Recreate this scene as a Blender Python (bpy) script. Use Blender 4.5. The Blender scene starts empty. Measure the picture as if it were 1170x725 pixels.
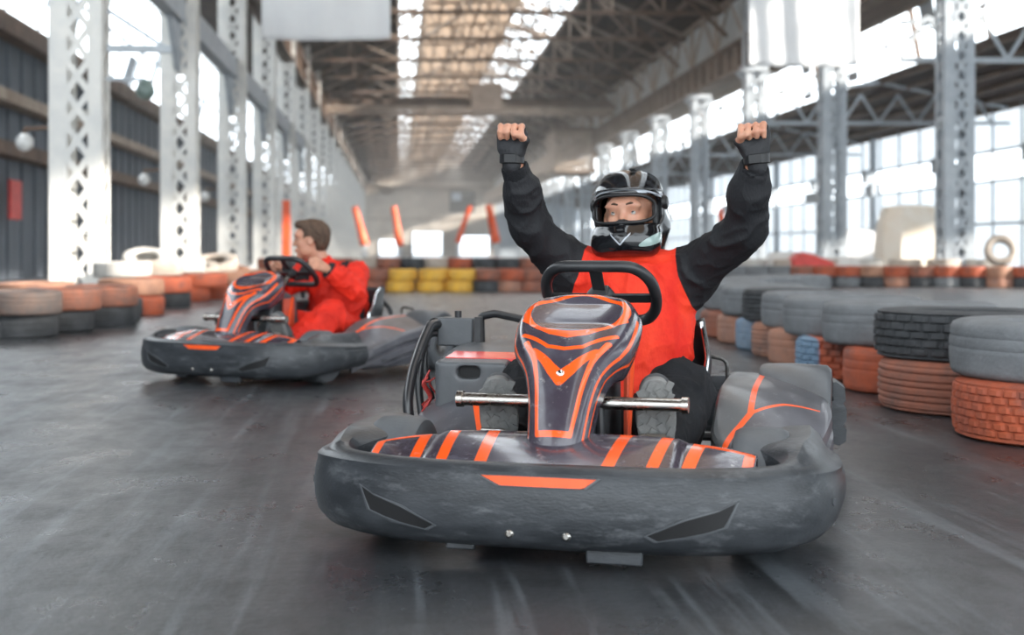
import bpy, math, random
import numpy as np
from mathutils import Vector, Matrix
random.seed(7)
PI = math.pi
COL = bpy.context.scene.collection
CAM_H, HZ, FPX, YAW = 0.736, 287.0, 1500.0, math.radians(4.95)
HAZE = .0032
CS, SN = math.cos(YAW), math.sin(YAW)

def W(x, y):
    """point seen by a viewer who looks along the camera's heading -> hall coordinates"""
    return (x*CS + y*SN, -x*SN + y*CS)
def at(px, d):
    return W((px-585.0)/FPX*d, d)

# ------------------------------------------------------------ objects
def tag(o, label=None, cat=None, group=None, kind=None):
    if label: o['label'] = label
    if cat: o['category'] = cat
    if group: o['group'] = group
    if kind: o['kind'] = kind
    return o
def empty(name, loc=(0, 0, 0), rz=0.0):
    o = bpy.data.objects.new(name, None); COL.objects.link(o)
    o.location = loc; o.rotation_euler = (0, 0, rz); o.empty_display_size = .1
    return o
def kids(o): return [c for c in bpy.data.objects if c.parent == o]
def copy_tree(o, parent=None, table=None):
    if table is None:
        table = {}
        for c in bpy.data.objects:
            if c.parent: table.setdefault(c.parent.name, []).append(c)
    c = o.copy(); COL.objects.link(c); c.parent = parent
    for ch in table.get(o.name, []): copy_tree(ch, c, table)
    return c

def mesh_obj(name, v, f, mats, parent=None, mi=None, attrs=None, sharp=35, loc=None, rot=None):
    me = bpy.data.meshes.new(name)
    me.from_pydata([tuple(p) for p in v], [], [tuple(int(i) for i in q) for q in f])
    if not isinstance(mats, (list, tuple)): mats = [mats]
    for m in mats: me.materials.append(m)
    if mi is not None: me.polygons.foreach_set('material_index', np.asarray(mi, dtype=np.int32))
    me.polygons.foreach_set('use_smooth', [True]*len(me.polygons))
    if attrs:
        for k, a in attrs.items():
            at_ = me.attributes.new(k, 'FLOAT', 'POINT')
            at_.data.foreach_set('value', np.asarray(a, dtype=np.float32).ravel())
    me.update()
    if sharp and sharp < 180: me.set_sharp_from_angle(angle=math.radians(sharp))
    o = bpy.data.objects.new(name, me); COL.objects.link(o)
    if parent is not None: o.parent = parent
    if loc is not None: o.location = loc
    if rot is not None: o.rotation_euler = rot
    return o

class MB:
    def __init__(s): s.v, s.f, s.m = [], [], []
    def add(s, v, f, mi=0):
        b = len(s.v); s.v += [tuple(p) for p in v]
        s.f += [tuple(i+b for i in q) for q in f]; s.m += [mi]*len(f); return s
    def box(s, c, d, mi=0, R=None):
        v = []
        for sx in (-.5, .5):
            for sy in (-.5, .5):
                for sz in (-.5, .5):
                    p = Vector((sx*d[0], sy*d[1], sz*d[2]))
                    if R is not None: p = R @ p
                    v.append(p + Vector(c))
        return s.add(v, [(0,1,3,2),(4,6,7,5),(0,4,5,1),(2,3,7,6),(0,2,6,4),(1,5,7,3)], mi)
    def bar(s, a, b, w, h=None, mi=0, up=(0, 0, 1)):
        a, b = Vector(a), Vector(b); h = h or w; d = b-a; L = d.length
        if L < 1e-6: return s
        x = d/L; u = Vector(up)
        if abs(x.dot(u)) > .98: u = Vector((0, 1, 0))
        y = u.cross(x).normalized(); z = x.cross(y)
        return s.box((a+b)/2, (L, w, h), mi, Matrix((x, y, z)).transposed())
    def tube(s, pts, r, n=10, closed=False, mi=0, cap=True):
        P = [Vector(p) for p in pts]; k = len(P)
        rr = r if isinstance(r, (list, tuple)) else [r]*k
        T = []
        for i in range(k):
            if closed: t = P[(i+1) % k]-P[i-1]
            else: t = P[min(i+1, k-1)]-P[max(i-1, 0)]
            T.append(t.normalized())
        u = T[0].orthogonal().normalized(); v = []
        for i in range(k):
            u = (u - T[i]*u.dot(T[i])).normalized(); w = T[i].cross(u)
            for j in range(n):
                a = 2*PI*j/n; v.append(P[i] + (u*math.cos(a)+w*math.sin(a))*rr[i])
        f = []
        for i in range(k if closed else k-1):
            i2 = (i+1) % k
            off = 0
            if closed and i2 == 0:   # best rotation match
                best = 1e9
                for o_ in range(n):
                    d = (v[o_]-v[i*n]).length
                    if d < best: best, off = d, o_
            for j in range(n):
                f.append((i*n+j, i*n+(j+1) % n, i2*n+(j+1+off) % n, i2*n+(j+off) % n))
        if cap and not closed:
            f.append(tuple(range(n))[::-1]); f.append(tuple((k-1)*n+j for j in range(n)))
        return s.add(v, f, mi)
    def lathe(s, prof, n=32, axis='z', c=(0, 0, 0), mi=0, closed=False):
        v = []; k = len(prof)
        for r, h in prof:
            for j in range(n):
                a = 2*PI*j/n; x, y = r*math.cos(a), r*math.sin(a)
                p = {'z': (x, y, h), 'y': (x, h, -y), 'x': (h, x, y)}[axis]
                v.append((p[0]+c[0], p[1]+c[1], p[2]+c[2]))
        f = []
        for i in range(k if closed else k-1):
            i2 = (i+1) % k
            for j in range(n): f.append((i*n+j, i*n+(j+1) % n, i2*n+(j+1) % n, i2*n+j))
        if not closed:
            if prof[0][0] > 1e-5: f.append(tuple(range(n))[::-1])
            if prof[-1][0] > 1e-5: f.append(tuple((k-1)*n+j for j in range(n)))
        return s.add(v, f, mi)
    def prism(s, poly, z0, z1, mi=0, fn=None):
        n = len(poly); fn = fn or (lambda a, b, c: (a, b, c))
        v = [fn(a, b, z0) for a, b in poly]+[fn(a, b, z1) for a, b in poly]
        f = [tuple(range(n))[::-1], tuple(range(n, 2*n))]+[(i, (i+1) % n, n+(i+1) % n, n+i) for i in range(n)]
        return s.add(v, f, mi)
    def build(s, name, mats, parent=None, sharp=35, bevel=0, loc=None, rot=None):
        o = mesh_obj(name, s.v, s.f, mats, parent, mi=s.m, sharp=sharp, loc=loc, rot=rot)
        if bevel:
            b = o.modifiers.new('bev', 'BEVEL'); b.width = bevel; b.segments = 2; b.limit_method = 'ANGLE'
        return o

def surf(name, P, mats, parent=None, cu=False, cv=False, attrs=None, thick=0, sharp=40, offset=-1, capu=False):
    P = np.asarray(P, dtype=float); nu, nv = P.shape[:2]; f = []
    for i in range(nu if cu else nu-1):
        for j in range(nv if cv else nv-1):
            i2, j2 = (i+1) % nu, (j+1) % nv
            f.append((i*nv+j, i2*nv+j, i2*nv+j2, i*nv+j2))
    if capu:
        f.append(tuple(range(nv))); f.append(tuple((nu-1)*nv+j for j in range(nv))[::-1])
    o = mesh_obj(name, P.reshape(-1, 3), f, mats, parent, attrs=attrs, sharp=sharp)
    if thick:
        m = o.modifiers.new('sol', 'SOLIDIFY'); m.thickness = thick; m.offset = offset
    return o

def interp(xs, tab):
    """tab: list of rows (x, a, b, ...) -> smooth (Catmull) interpolation at xs"""
    tab = np.asarray(tab, dtype=float); X = tab[:, 0]; xs = np.asarray(xs, dtype=float)
    out = []
    i = np.clip(np.searchsorted(X, xs)-1, 0, len(X)-2)
    h = X[i+1]-X[i]; t = (xs-X[i])/h
    for c in range(1, tab.shape[1]):
        Y = tab[:, c]; m = np.gradient(Y, X)
        # limit overshoot
        d = np.diff(Y)/np.diff(X)
        for k in range(len(d)):
            if abs(d[k]) < 1e-9: m[k] = m[k+1] = 0
        out.append((2*t**3-3*t**2+1)*Y[i]+(t**3-2*t**2+t)*h*m[i]+(-2*t**3+3*t**2)*Y[i+1]+(t**3-t**2)*h*m[i+1])
    return np.array(out)

def dpoly(x, y, pts, closed=False):
    d = np.full(np.shape(x), 1e9); n = len(pts)
    for i in range(n if closed else n-1):
        ax, ay = pts[i]; bx, by = pts[(i+1) % n]
        vx, vy = bx-ax, by-ay; L = vx*vx+vy*vy+1e-12
        t = np.clip(((x-ax)*vx+(y-ay)*vy)/L, 0, 1)
        d = np.minimum(d, np.hypot(x-ax-t*vx, y-ay-t*vy))
    return d

# ------------------------------------------------------------ materials
def nt(m): m.use_nodes = True; return m.node_tree
def C4(c): return (c[0], c[1], c[2], 1.0)
def mat(name, col, rough=.5, metal=0.0, col2=None, scale=6.0, bump=0.0, bscale=60.0, coat=0.0, stretch=(1, 1, 1),
        marks=(), contrast=(.35, .65), trans=0.0, spec=.5, wear=None, rvar=.12, sheen=0.0, alpha=1.0, sss=0.0, bstretch=None):
    m = bpy.data.materials.new(name); t = nt(m); N, L = t.nodes, t.links
    b = N['Principled BSDF']
    b.inputs['Roughness'].default_value = rough; b.inputs['Metallic'].default_value = metal
    b.inputs['Coat Weight'].default_value = coat; b.inputs['Coat Roughness'].default_value = .08
    b.inputs['Specular IOR Level'].default_value = spec
    b.inputs['Transmission Weight'].default_value = trans
    b.inputs['Sheen Weight'].default_value = sheen
    b.inputs['Alpha'].default_value = alpha
    if sss:
        b.inputs['Subsurface Weight'].default_value = sss; b.inputs['Subsurface Scale'].default_value = .01
    tc = N.new('ShaderNodeTexCoord'); mp = N.new('ShaderNodeMapping'); mp.inputs['Scale'].default_value = stretch
    L.new(tc.outputs['Object'], mp.inputs['Vector'])
    n1 = N.new('ShaderNodeTexNoise'); n1.inputs['Scale'].default_value = scale; n1.inputs['Detail'].default_value = 6; n1.inputs['Roughness'].default_value = .62
    L.new(mp.outputs[0], n1.inputs['Vector'])
    mr = N.new('ShaderNodeMapRange'); mr.inputs['From Min'].default_value = contrast[0]; mr.inputs['From Max'].default_value = contrast[1]
    L.new(n1.outputs['Fac'], mr.inputs['Value'])
    c2 = col2 if col2 is not None else tuple(max(0, x*.72) for x in col)
    mx = N.new('ShaderNodeMix'); mx.data_type = 'RGBA'
    mx.inputs[6].default_value = C4(col); mx.inputs[7].default_value = C4(c2)
    L.new(mr.outputs[0], mx.inputs[0]); cur = mx.outputs[2]
    for mk in marks:
        an, mc = mk[0], mk[1]
        a = N.new('ShaderNodeAttribute'); a.attribute_name = an
        g = N.new('ShaderNodeMapRange'); g.inputs['From Min'].default_value = -.0006; g.inputs['From Max'].default_value = .0006
        L.new(a.outputs['Fac'], g.inputs['Value'])
        x = N.new('ShaderNodeMix'); x.data_type = 'RGBA'; x.inputs[7].default_value = C4(mc)
        L.new(cur, x.inputs[6]); L.new(g.outputs[0], x.inputs[0]); cur = x.outputs[2]
    if wear is not None:      # scuffs: (colour, amount, scale)
        n3 = N.new('ShaderNodeTexNoise'); n3.inputs['Scale'].default_value = wear[2]; n3.inputs['Detail'].default_value = 8; n3.inputs['Roughness'].default_value = .75
        L.new(mp.outputs[0], n3.inputs['Vector'])
        g = N.new('ShaderNodeMapRange'); g.inputs['From Min'].default_value = .62-wear[1]*.25; g.inputs['From Max'].default_value = .75-wear[1]*.1
        g.inputs['To Max'].default_value = .8
        L.new(n3.outputs['Fac'], g.inputs['Value'])
        x = N.new('ShaderNodeMix'); x.data_type = 'RGBA'; x.inputs[7].default_value = C4(wear[0])
        L.new(cur, x.inputs[6]); L.new(g.outputs[0], x.inputs[0]); cur = x.outputs[2]
    L.new(cur, b.inputs['Base Color'])
    if rvar:
        r = N.new('ShaderNodeMapRange'); r.inputs['To Min'].default_value = max(.02, rough-rvar); r.inputs['To Max'].default_value = min(1, rough+rvar)
        L.new(n1.outputs['Fac'], r.inputs['Value']); L.new(r.outputs[0], b.inputs['Roughness'])
    if bump:
        mp2 = mp
        if bstretch:
            mp2 = N.new('ShaderNodeMapping'); mp2.inputs['Scale'].default_value = bstretch; L.new(tc.outputs['Object'], mp2.inputs['Vector'])
        n2 = N.new('ShaderNodeTexNoise'); n2.inputs['Scale'].default_value = bscale; n2.inputs['Detail'].default_value = 5
        L.new(mp2.outputs[0], n2.inputs['Vector'])
        bp = N.new('ShaderNodeBump'); bp.inputs['Strength'].default_value = bump; bp.inputs['Distance'].default_value = .01
        L.new(n2.outputs['Fac'], bp.inputs['Height']); L.new(bp.outputs[0], b.inputs['Normal'])
    return m

ORANGE = (.95, .105, .012)
DECAL = (.045, .036, .05)
Mt = {}
Mt['plastic'] = mat('scuffed black plastic', (.022, .025, .029), .36, col2=(.055, .060, .067), scale=7, stretch=(1.4, .8, 3), bump=.12, bscale=90, wear=((.14, .147, .156), .35, 8), contrast=(.38, .72))
Mt['plastic_smooth'] = mat('grey moulded plastic', (.060, .065, .072), .36, col2=(.10, .107, .115), scale=4, bump=.05, bscale=120)
Mt['black'] = mat('black plastic', (.014, .015, .017), .38, col2=(.03, .031, .034), scale=9)
Mt['blackfab'] = mat('black fabric', (.009, .0095, .011), .85, col2=(.015, .016, .019), scale=12, bump=.4, bscale=200, spec=.25)
Mt['decal'] = mat('glossy printed decal', DECAL, .22, col2=(.10, .10, .125), scale=5, coat=.5, marks=(('orange', ORANGE),), wear=((.35, .33, .33), .12, 30), contrast=(.45, .8))
Mt['pod'] = mat('dusty decal on pod', (.055, .056, .066), .4, col2=(.10, .10, .115), scale=6, coat=.15, marks=(('grey', (.11, .115, .12)), ('orange', ORANGE)), wear=((.22, .22, .23), .2, 24))
Mt['steel'] = mat('scratched steel tube', (.55, .53, .50), .26, 1.0, col2=(.38, .35, .31), scale=20, bump=.05)
Mt['chrome'] = mat('bright metal', (.75, .76, .78), .14, 1.0)
Mt['engine'] = mat('dull engine metal', (.16, .155, .15), .4, .8, col2=(.05, .05, .05), scale=30, bump=.3, bscale=70)
Mt['rubber'] = mat('grey rubber', (.050, .053, .057), .8, col2=(.075, .079, .085), scale=10, bump=.25, bscale=60, spec=.3)
Mt['slick'] = mat('slick kart tyre rubber', (.070, .077, .085), .5, col2=(.10, .107, .115), scale=8, bump=.08, bscale=100)
Mt['orange'] = mat('orange paint', ORANGE, .4, col2=(.75, .08, .012))
Mt['redlabel'] = mat('glossy red label', (.80, .055, .045), .18, coat=.6, col2=(.9, .35, .3), contrast=(.5, .75))
Mt['hose'] = mat('black rubber hose', (.022, .023, .026), .3, coat=.2)
Mt['redwire'] = mat('red wiring', (.45, .04, .035), .5)
Mt['dark'] = mat('dark recess', (.008, .008, .009), .7)
Mt['skin'] = mat('skin', (.58, .30, .20), .45, col2=(.48, .22, .14), scale=14, bump=.05, bscale=180, sss=.12, rvar=.05)
Mt['hair'] = mat('short brown hair', (.11, .062, .036), .6, col2=(.05, .028, .017), scale=50, stretch=(1, 1, .25), bump=.9, bscale=160)
Mt['eyewhite'] = mat('eye', (.55, .53, .50), .2, rvar=0, marks=(('iris', (.05, .04, .035)),))
# ------------------------------------------------------------ solid modelling on a distance grid (bodies, helmets, shoes)
class SDF:
    def __init__(s, lo, hi, h):
        s.lo = np.array(lo, float); s.h = h
        s.n = np.ceil((np.array(hi, float)-s.lo)/h).astype(int)+1
        s.F = np.full(s.n, 0.5, dtype=np.float32)
    def _sub(s, lo, hi):
        a = np.clip(np.floor((np.array(lo)-s.lo)/s.h).astype(int), 0, s.n); b = np.clip(np.ceil((np.array(hi)-s.lo)/s.h).astype(int)+1, 0, s.n)
        if np.any(b <= a): return None
        sl = tuple(slice(a[i], b[i]) for i in range(3))
        ax = [(s.lo[i]+s.h*np.arange(a[i], b[i])).astype(np.float32) for i in range(3)]
        return sl, ax[0][:, None, None], ax[1][None, :, None], ax[2][None, None, :]
    def _mix(s, sl, d, k, op):
        F = s.F[sl]
        if op == 'add':
            if k > 0:
                h = np.clip(.5+.5*(F-d)/k, 0, 1); s.F[sl] = F*(1-h)+d*h-k*h*(1-h)
            else: s.F[sl] = np.minimum(F, d)
        else:
            if k > 0:
                h = np.clip(.5-.5*(F+d)/k, 0, 1); s.F[sl] = F*(1-h)-d*h+k*h*(1-h)
            else: s.F[sl] = np.maximum(F, -d)
    def cap(s, a, b, ra, rb=None, k=.02, op='add', flat=None):
        rb = ra if rb is None else rb
        a, b = np.array(a, float), np.array(b, float); m = max(ra, rb)+k+3*s.h
        if flat: m *= max(1, 1/min(flat))
        r = s._sub(np.minimum(a, b)-m, np.maximum(a, b)+m)
        if r is None: return s
        sl, X, Y, Z = r; v = b-a; L = float(v@v)+1e-12
        px, py, pz = X-a[0], Y-a[1], Z-a[2]
        t = np.clip((px*v[0]+py*v[1]+pz*v[2])/L, 0, 1)
        qx, qy, qz = px-t*v[0], py-t*v[1], pz-t*v[2]
        if flat: qx, qy, qz = qx*flat[0], qy*flat[1], qz*flat[2]
        d = np.sqrt(qx*qx+qy*qy+qz*qz)-(ra+(rb-ra)*t)
        s._mix(sl, d.astype(np.float32), k, op); return s
    def chain(s, pts, rr, k=.02):
        for i in range(len(pts)-1): s.cap(pts[i], pts[i+1], rr[i], rr[i+1], k)
        return s
    def ell(s, c, r, R=None, k=.02, op='add', p=2.0):
        c = np.array(c, float); r = np.array(r, float); m = max(r)*1.05+k+3*s.h
        q = s._sub(c-m, c+m)
        if q is None: return s
        sl, X, Y, Z = q; x, y, z = X-c[0], Y-c[1], Z-c[2]
        if R is not None:
            R = np.array(R); x, y, z = (R[0][0]*x+R[1][0]*y+R[2][0]*z, R[0][1]*x+R[1][1]*y+R[2][1]*z, R[0][2]*x+R[1][2]*y+R[2][2]*z)
        e = (np.abs(x/r[0])**p+np.abs(y/r[1])**p+np.abs(z/r[2])**p)**(1/p)
        d = (e-1)*min(r)
        s._mix(sl, d.astype(np.float32), k, op); return s
    def box(s, c, hs, rad=.01, R=None, k=.0, op='add'):
        c = np.array(c, float); hs = np.array(hs, float); m = float(np.linalg.norm(hs))+k+rad+3*s.h
        q = s._sub(c-m, c+m)
        if q is None: return s
        sl, X, Y, Z = q; x, y, z = X-c[0], Y-c[1], Z-c[2]
        if R is not None:
            R = np.array(R); x, y, z = (R[0][0]*x+R[1][0]*y+R[2][0]*z, R[0][1]*x+R[1][1]*y+R[2][1]*z, R[0][2]*x+R[1][2]*y+R[2][2]*z)
        ax, ay, az = np.abs(x)-hs[0]+rad, np.abs(y)-hs[1]+rad, np.abs(z)-hs[2]+rad
        d = np.sqrt(np.maximum(ax, 0)**2+np.maximum(ay, 0)**2+np.maximum(az, 0)**2)+np.minimum(np.maximum(ax, np.maximum(ay, az)), 0)-rad
        s._mix(sl, d.astype(np.float32), k, op); return s
    def field(s, fn):
        """fn(X,Y,Z,F)->F over the whole grid"""
        _, X, Y, Z = s._sub(s.lo, s.lo+s.h*(s.n+1)); s.F = fn(X, Y, Z, s.F).astype(np.float32); return s
    def mesh(s):
        F = s.F; S = F < 0; nx, ny, nz = F.shape
        cnt = np.zeros((nx-1, ny-1, nz-1), np.int8)
        for dx in (0, 1):
            for dy in (0, 1):
                for dz in (0, 1): cnt += S[dx:nx-1+dx, dy:ny-1+dy, dz:nz-1+dz]
        act = (cnt > 0) & (cnt < 8)
        I = np.argwhere(act); idx = np.full(act.shape, -1, np.int64); idx[act] = np.arange(len(I))
        acc = np.zeros((len(I), 3)); num = np.zeros(len(I))
        cor = [(a, b, c) for a in (0, 1) for b in (0, 1) for c in (0, 1)]
        val = {c: F[I[:, 0]+c[0], I[:, 1]+c[1], I[:, 2]+c[2]].astype(float) for c in cor}
        for a in cor:
            for ax in range(3):
                if a[ax] == 1: continue
                b = tuple(1 if i == ax else a[i] for i in range(3))
                fa, fb = val[a], val[b]; m = (fa < 0) != (fb < 0)
                t = np.where(m, fa/np.where(m, fa-fb, 1), 0)
                p = np.array(a, float)[None, :].repeat(len(I), 0); p[:, ax] += t
                acc[m] += p[m]; num[m] += 1
        V = (I+acc/num[:, None])*s.h+s.lo
        faces = []
        for ax in range(3):
            sa = [slice(0, n) for n in F.shape]; sb = [slice(0, n) for n in F.shape]
            sa[ax] = slice(0, F.shape[ax]-1); sb[ax] = slice(1, F.shape[ax])
            A, B = S[tuple(sa)], S[tuple(sb)]
            E = np.argwhere(A != B); o1, o2 = [(1, 2), (2, 0), (0, 1)][ax]
            ok = (E[:, o1] > 0) & (E[:, o2] > 0) & (E[:, o1] < F.shape[o1]-1) & (E[:, o2] < F.shape[o2]-1)
            E = E[ok]; ins = A[E[:, 0], E[:, 1], E[:, 2]]
            def cell(d1, d2):
                q = E.copy(); q[:, o1] += d1; q[:, o2] += d2; return idx[q[:, 0], q[:, 1], q[:, 2]]
            q = np.stack([cell(-1, -1), cell(0, -1), cell(0, 0), cell(-1, 0)], 1)
            q[~ins] = q[~ins][:, ::-1]
            faces.append(q)
        Q = np.concatenate(faces); Q = Q[(Q >= 0).all(1)]
        return V, Q

def fast_mesh(name, V, Q, mats, parent=None, attrs=None, mw=None, smooth_iter=1, rough=None):
    """mesh object from numpy quads; a little Laplacian smoothing takes the grid out of the surface"""
    n = len(V)
    for _ in range(smooth_iter):
        acc = np.zeros_like(V); c = np.zeros(n)
        for a, b in ((0, 1), (1, 2), (2, 3), (3, 0)):
            np.add.at(acc, Q[:, a], V[Q[:, b]]); np.add.at(c, Q[:, a], 1)
            np.add.at(acc, Q[:, b], V[Q[:, a]]); np.add.at(c, Q[:, b], 1)
        V = .45*V+.55*acc/np.maximum(c, 1)[:, None]
    if rough is not None:
        a = V[Q[:, 2]]-V[Q[:, 0]]; b = V[Q[:, 3]]-V[Q[:, 1]]; fn_ = np.cross(a, b); Nn = np.zeros_like(V)
        for j in range(4): np.add.at(Nn, Q[:, j], fn_)
        Nn /= np.linalg.norm(Nn, axis=1)[:, None]+1e-12
        V = rough(V, Nn)
    me = bpy.data.meshes.new(name)
    me.vertices.add(n); me.vertices.foreach_set('co', V.astype(np.float32).ravel())
    me.loops.add(len(Q)*4); me.loops.foreach_set('vertex_index', Q.astype(np.int32).ravel())
    me.polygons.add(len(Q)); me.polygons.foreach_set('loop_start', np.arange(0, len(Q)*4, 4, dtype=np.int32))
    me.polygons.foreach_set('loop_total', np.full(len(Q), 4, np.int32))
    me.polygons.foreach_set('use_smooth', np.ones(len(Q), bool))
    if not isinstance(mats, (list, tuple)): mats = [mats]
    for m in mats: me.materials.append(m)
    me.update(calc_edges=True); me.validate()
    if attrs:
        for k, fn in attrs.items():
            a = me.attributes.new(k, 'FLOAT', 'POINT'); a.data.foreach_set('value', np.asarray(fn(V), np.float32))
    o = bpy.data.objects.new(name, me); COL.objects.link(o)
    if parent is not None: o.parent = parent
    if mw is not None: o.matrix_local = mw
    return o
def rotm(yaw=0, pitch=0, roll=0):
    """columns = local axes (x forward, y left, z up); pitch>0 looks up"""
    R = Matrix.Rotation(yaw, 3, 'Z') @ Matrix.Rotation(-pitch, 3, 'Y') @ Matrix.Rotation(roll, 3, 'X')
    return R
# ------------------------------------------------------------ the kart (x forward, y to the kart's left, z up, origin on the ground)
def bumper_path(n=121):
    half = [(.952, 0), (.950, .12), (.945, .24), (.928, .36), (.890, .465), (.832, .555), (.76, .615), (.68, .645), (.58, .660), (.48, .664), (.40, .660), (.33, .655)]
    pts = [(x, -y) for x, y in half[::-1]][:-1]+half
    P = np.array(pts); d = np.r_[0, np.cumsum(np.hypot(*np.diff(P, axis=0).T))]; d /= d[-1]
    u = np.linspace(0, 1, n)
    xy = interp(u, np.c_[d, P])
    return u, xy.T
def make_bumper(root):
    n = 141; u, C = bumper_path(n)
    T = np.gradient(C, axis=0); T /= np.linalg.norm(T, axis=1)[:, None]
    N = np.c_[T[:, 1], -T[:, 0]]           # outward
    P = []
    for i in range(n):
        a = abs(u[i]-.5)*2                 # 0 centre .. 1 ends
        s = max(0, (a-.45)/.55); s = s*s*(3-2*s)
        lift = .040*s                      # the underside rises to the ends
        ridge = .238-.030*s
        corner = max(0, min(1, (a-.52)/.2))
        corner = corner*corner*(3-2*corner)
        end = 0
        top = .245+.035*corner-.05*end
        dep = .045+.075*corner             # how far the shelf reaches inward
        sec = [(-.07, .052+lift), (-.045, .045+lift), (-.012, .058+lift), (.006, .080+lift), (.013, .11+lift*.7), (.015, .15), (.012, .185), (.006, ridge-.022),
               (.006, ridge-.008), (-.002, ridge), (-.010, ridge+.004), (-.018-.01*corner, ridge+.25*(top-ridge)), (-.026-.02*corner, ridge+.7*(top-ridge)), (-.04-.03*corner, top),
               (-.05-.55*dep*corner-.01, top-.003), (-.05-dep*corner-.02, top-.022), (-.052-dep*corner-.022, top-.06), (-.052-dep*corner-.015, .14)]
        k = 1-.35*end
        P.append([(C[i, 0]+N[i, 0]*o*1.0, C[i, 1]+N[i, 1]*o, .15+(z-.15)*k) for o, z in sec])
    o = surf('front_bumper', P, Mt['plastic'], root, cv=False, capu=True, sharp=30)
    P = np.array(P)
    def on(uu, z, out=.002):               # point on the outer face
        c = np.array([np.interp(uu, u, C[:, k]) for k in (0, 1)]); nn = np.array([np.interp(uu, u, N[:, k]) for k in (0, 1)]); nn /= np.linalg.norm(nn)
        off = np.interp(z, [.05, .08, .11, .15, .185, .22], [-.02, .004, .013, .015, .012, .006])+out
        return (c[0]+nn[0]*off, c[1]+nn[1]*off, z)
    def inset(name, rings, mi, mats):      # moulded vent: raised lip and sunk floor
        mb = MB(); k = len(rings[0])
        v = [on(a, b, out) for ring, out in rings_out for a, b in ring]
        return v
    # kart's own left is the +u end.  pixel-measured vents: a central slot and two slanting scoops
    def vent(name, poly, fm, lipw=.006, deep=.018):
        cx = sum(p[0] for p in poly)/len(poly); cz = sum(p[1] for p in poly)/len(poly)
        L = 1.95
        mb = MB(); k = len(poly); rings = []
        for grow, out in ((1.0, .0005), (1.0, .005), (.0, .005), (-.5, -.001)):
            ring = []
            for (a, b) in poly:
                dx, dz = (a-cx)*L, b-cz; r = math.hypot(dx, dz)
                g = lipw*grow/r
                ring.append(on(cx+dx*(1+g)/L, cz+dz*(1+g), out))
            rings.append(ring)
        v = [p for r in rings for p in r]; f = []
        for q in range(len(rings)-1):
            for j in range(k): f.append((q*k+j, q*k+(j+1) % k, (q+1)*k+(j+1) % k, (q+1)*k+j))
        mb.add(v, f, 0)
        o1 = mb.build(name, Mt['plastic_smooth'], o)
        m2 = MB(); us = np.linspace(min(p[0] for p in poly)+1e-4, max(p[0] for p in poly)-1e-4, 22); col_ = []
        for uu in us:
            zz = []
            for i in range(k):
                (a, b), (c, d) = poly[i], poly[(i+1) % k]
                if (a-uu)*(c-uu) < 0: zz.append(b+(d-b)*(uu-a)/(c-a))
            col_.append((uu, min(zz), max(zz)))
        v = []
        for uu, za, zb in col_: v += [on(uu, za, .0022), on(uu, zb, .0022)]
        m2.add(v, [(2*i, 2*i+2, 2*i+3, 2*i+1) for i in range(len(us)-1)]); m2.build('vent_floor', fm, o1)
    vent('centre_slot', [(.5-.062, .222), (.5+.062, .222), (.5+.048, .200), (.5-.040, .200)], Mt['orange'])
    for sgn in (-1, 1):
        vent('side_scoop', [(.5+sgn*q, z) for q, z in ((.112, .100), (.122, .088), (.160, .104), (.188, .122), (.200, .176), (.182, .158), (.150, .138))][::sgn], Mt['dark'])  # near-black scoop floor lies on the face, painting the shade of an uncut recess
    for uu in (.5-.03, .5+.03):
        p = Vector(on(uu, .09, 0)); mb = MB(); mb.lathe([(.0, .006), (.006, .006), (.011, .001), (.011, -.004)], 12, 'x', p); mb.build('bumper_bolt', Mt['steel'], o)
    for uu in (.17, .83):
        p = Vector(on(uu, .15, 0)); mb = MB(); q = (p-Vector((.4, 0, p.z))).normalized()
        mb.tube([p-q*.004, p+q*.004], .009, 10); mb.build('bumper_bolt', Mt['plastic_smooth'], o)
    mb = MB()                              # lower lip plates seen under the bumper
    mb.box((.90, -.2, .045), (.02, .07, .02)); mb.build('skid_plate', Mt['plastic'], root, bevel=.004); mb = MB(); mb.box((.915, .17, .046), (.02, .13, .045))
    mb.build('skid_plate', Mt['plastic'], root, bevel=.004)
    return o

def make_deck(root):
    nx, ny = 60, 161
    ys = np.linspace(-.475, .475, ny); P = np.zeros((nx, ny, 3)); A = np.zeros((nx, ny)); B = np.zeros((nx, ny))
    for i in range(nx):
        w = i/(nx-1)
        for j, y in enumerate(ys):
            ya = abs(y)
            xf = .925-.10*(ya/.475)**3                     # front edge tucked under the bumper's lip
            xb = .655+.03*(ya/.475)
            x = xf+(xb-xf)*w
            z = .232+.055*math.sin(min(1, w*1.05)*PI/2)-.03*(ya/.475)**4-.02*max(0, (w-.8)/.2)
            if ya > .29: z -= .008*min(1, (ya-.29)/.02)    # end panels sit a little lower
            P[i, j] = (x, y, z)
            xr = (xf-x)
            l = [dpoly(np.array(ya), np.array(w), [(.150+.02*w, -.2), (.150+.02*w, 1.2)])-.015,
                 dpoly(np.array(ya), np.array(w), [(.250+.02*w, -.2), (.250+.02*w, 1.2)])-.014]
            # rectangle outline on the end panels (metres)
            rl = dpoly(np.array(ya), np.array(w*.27), [(.325, .035), (.345, .205), (.46, .195), (.455, .035)], closed=True)-.012
            rl2 = dpoly(np.array(ya), np.array(w*.27), [(.325, .0), (.345, .245)])-.015
            A[i, j] = -min(l[0], l[1], rl, rl2)
    P2 = P.tolist()
    # close the rear edge downward so the deck has a body
    tail = P[-1].copy(); tail[:, 2] -= .05; tail[:, 0] += .01
    front = P[0].copy(); front[:, 2] -= .05
    P = np.concatenate([front[None], P, tail[None]]); A = np.concatenate([np.full((1, ny), -1), A, np.full((1, ny), -1)])
    return surf('front_fairing', P, Mt['decal'], root, attrs={'orange': A}, thick=.006, sharp=50)

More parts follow.
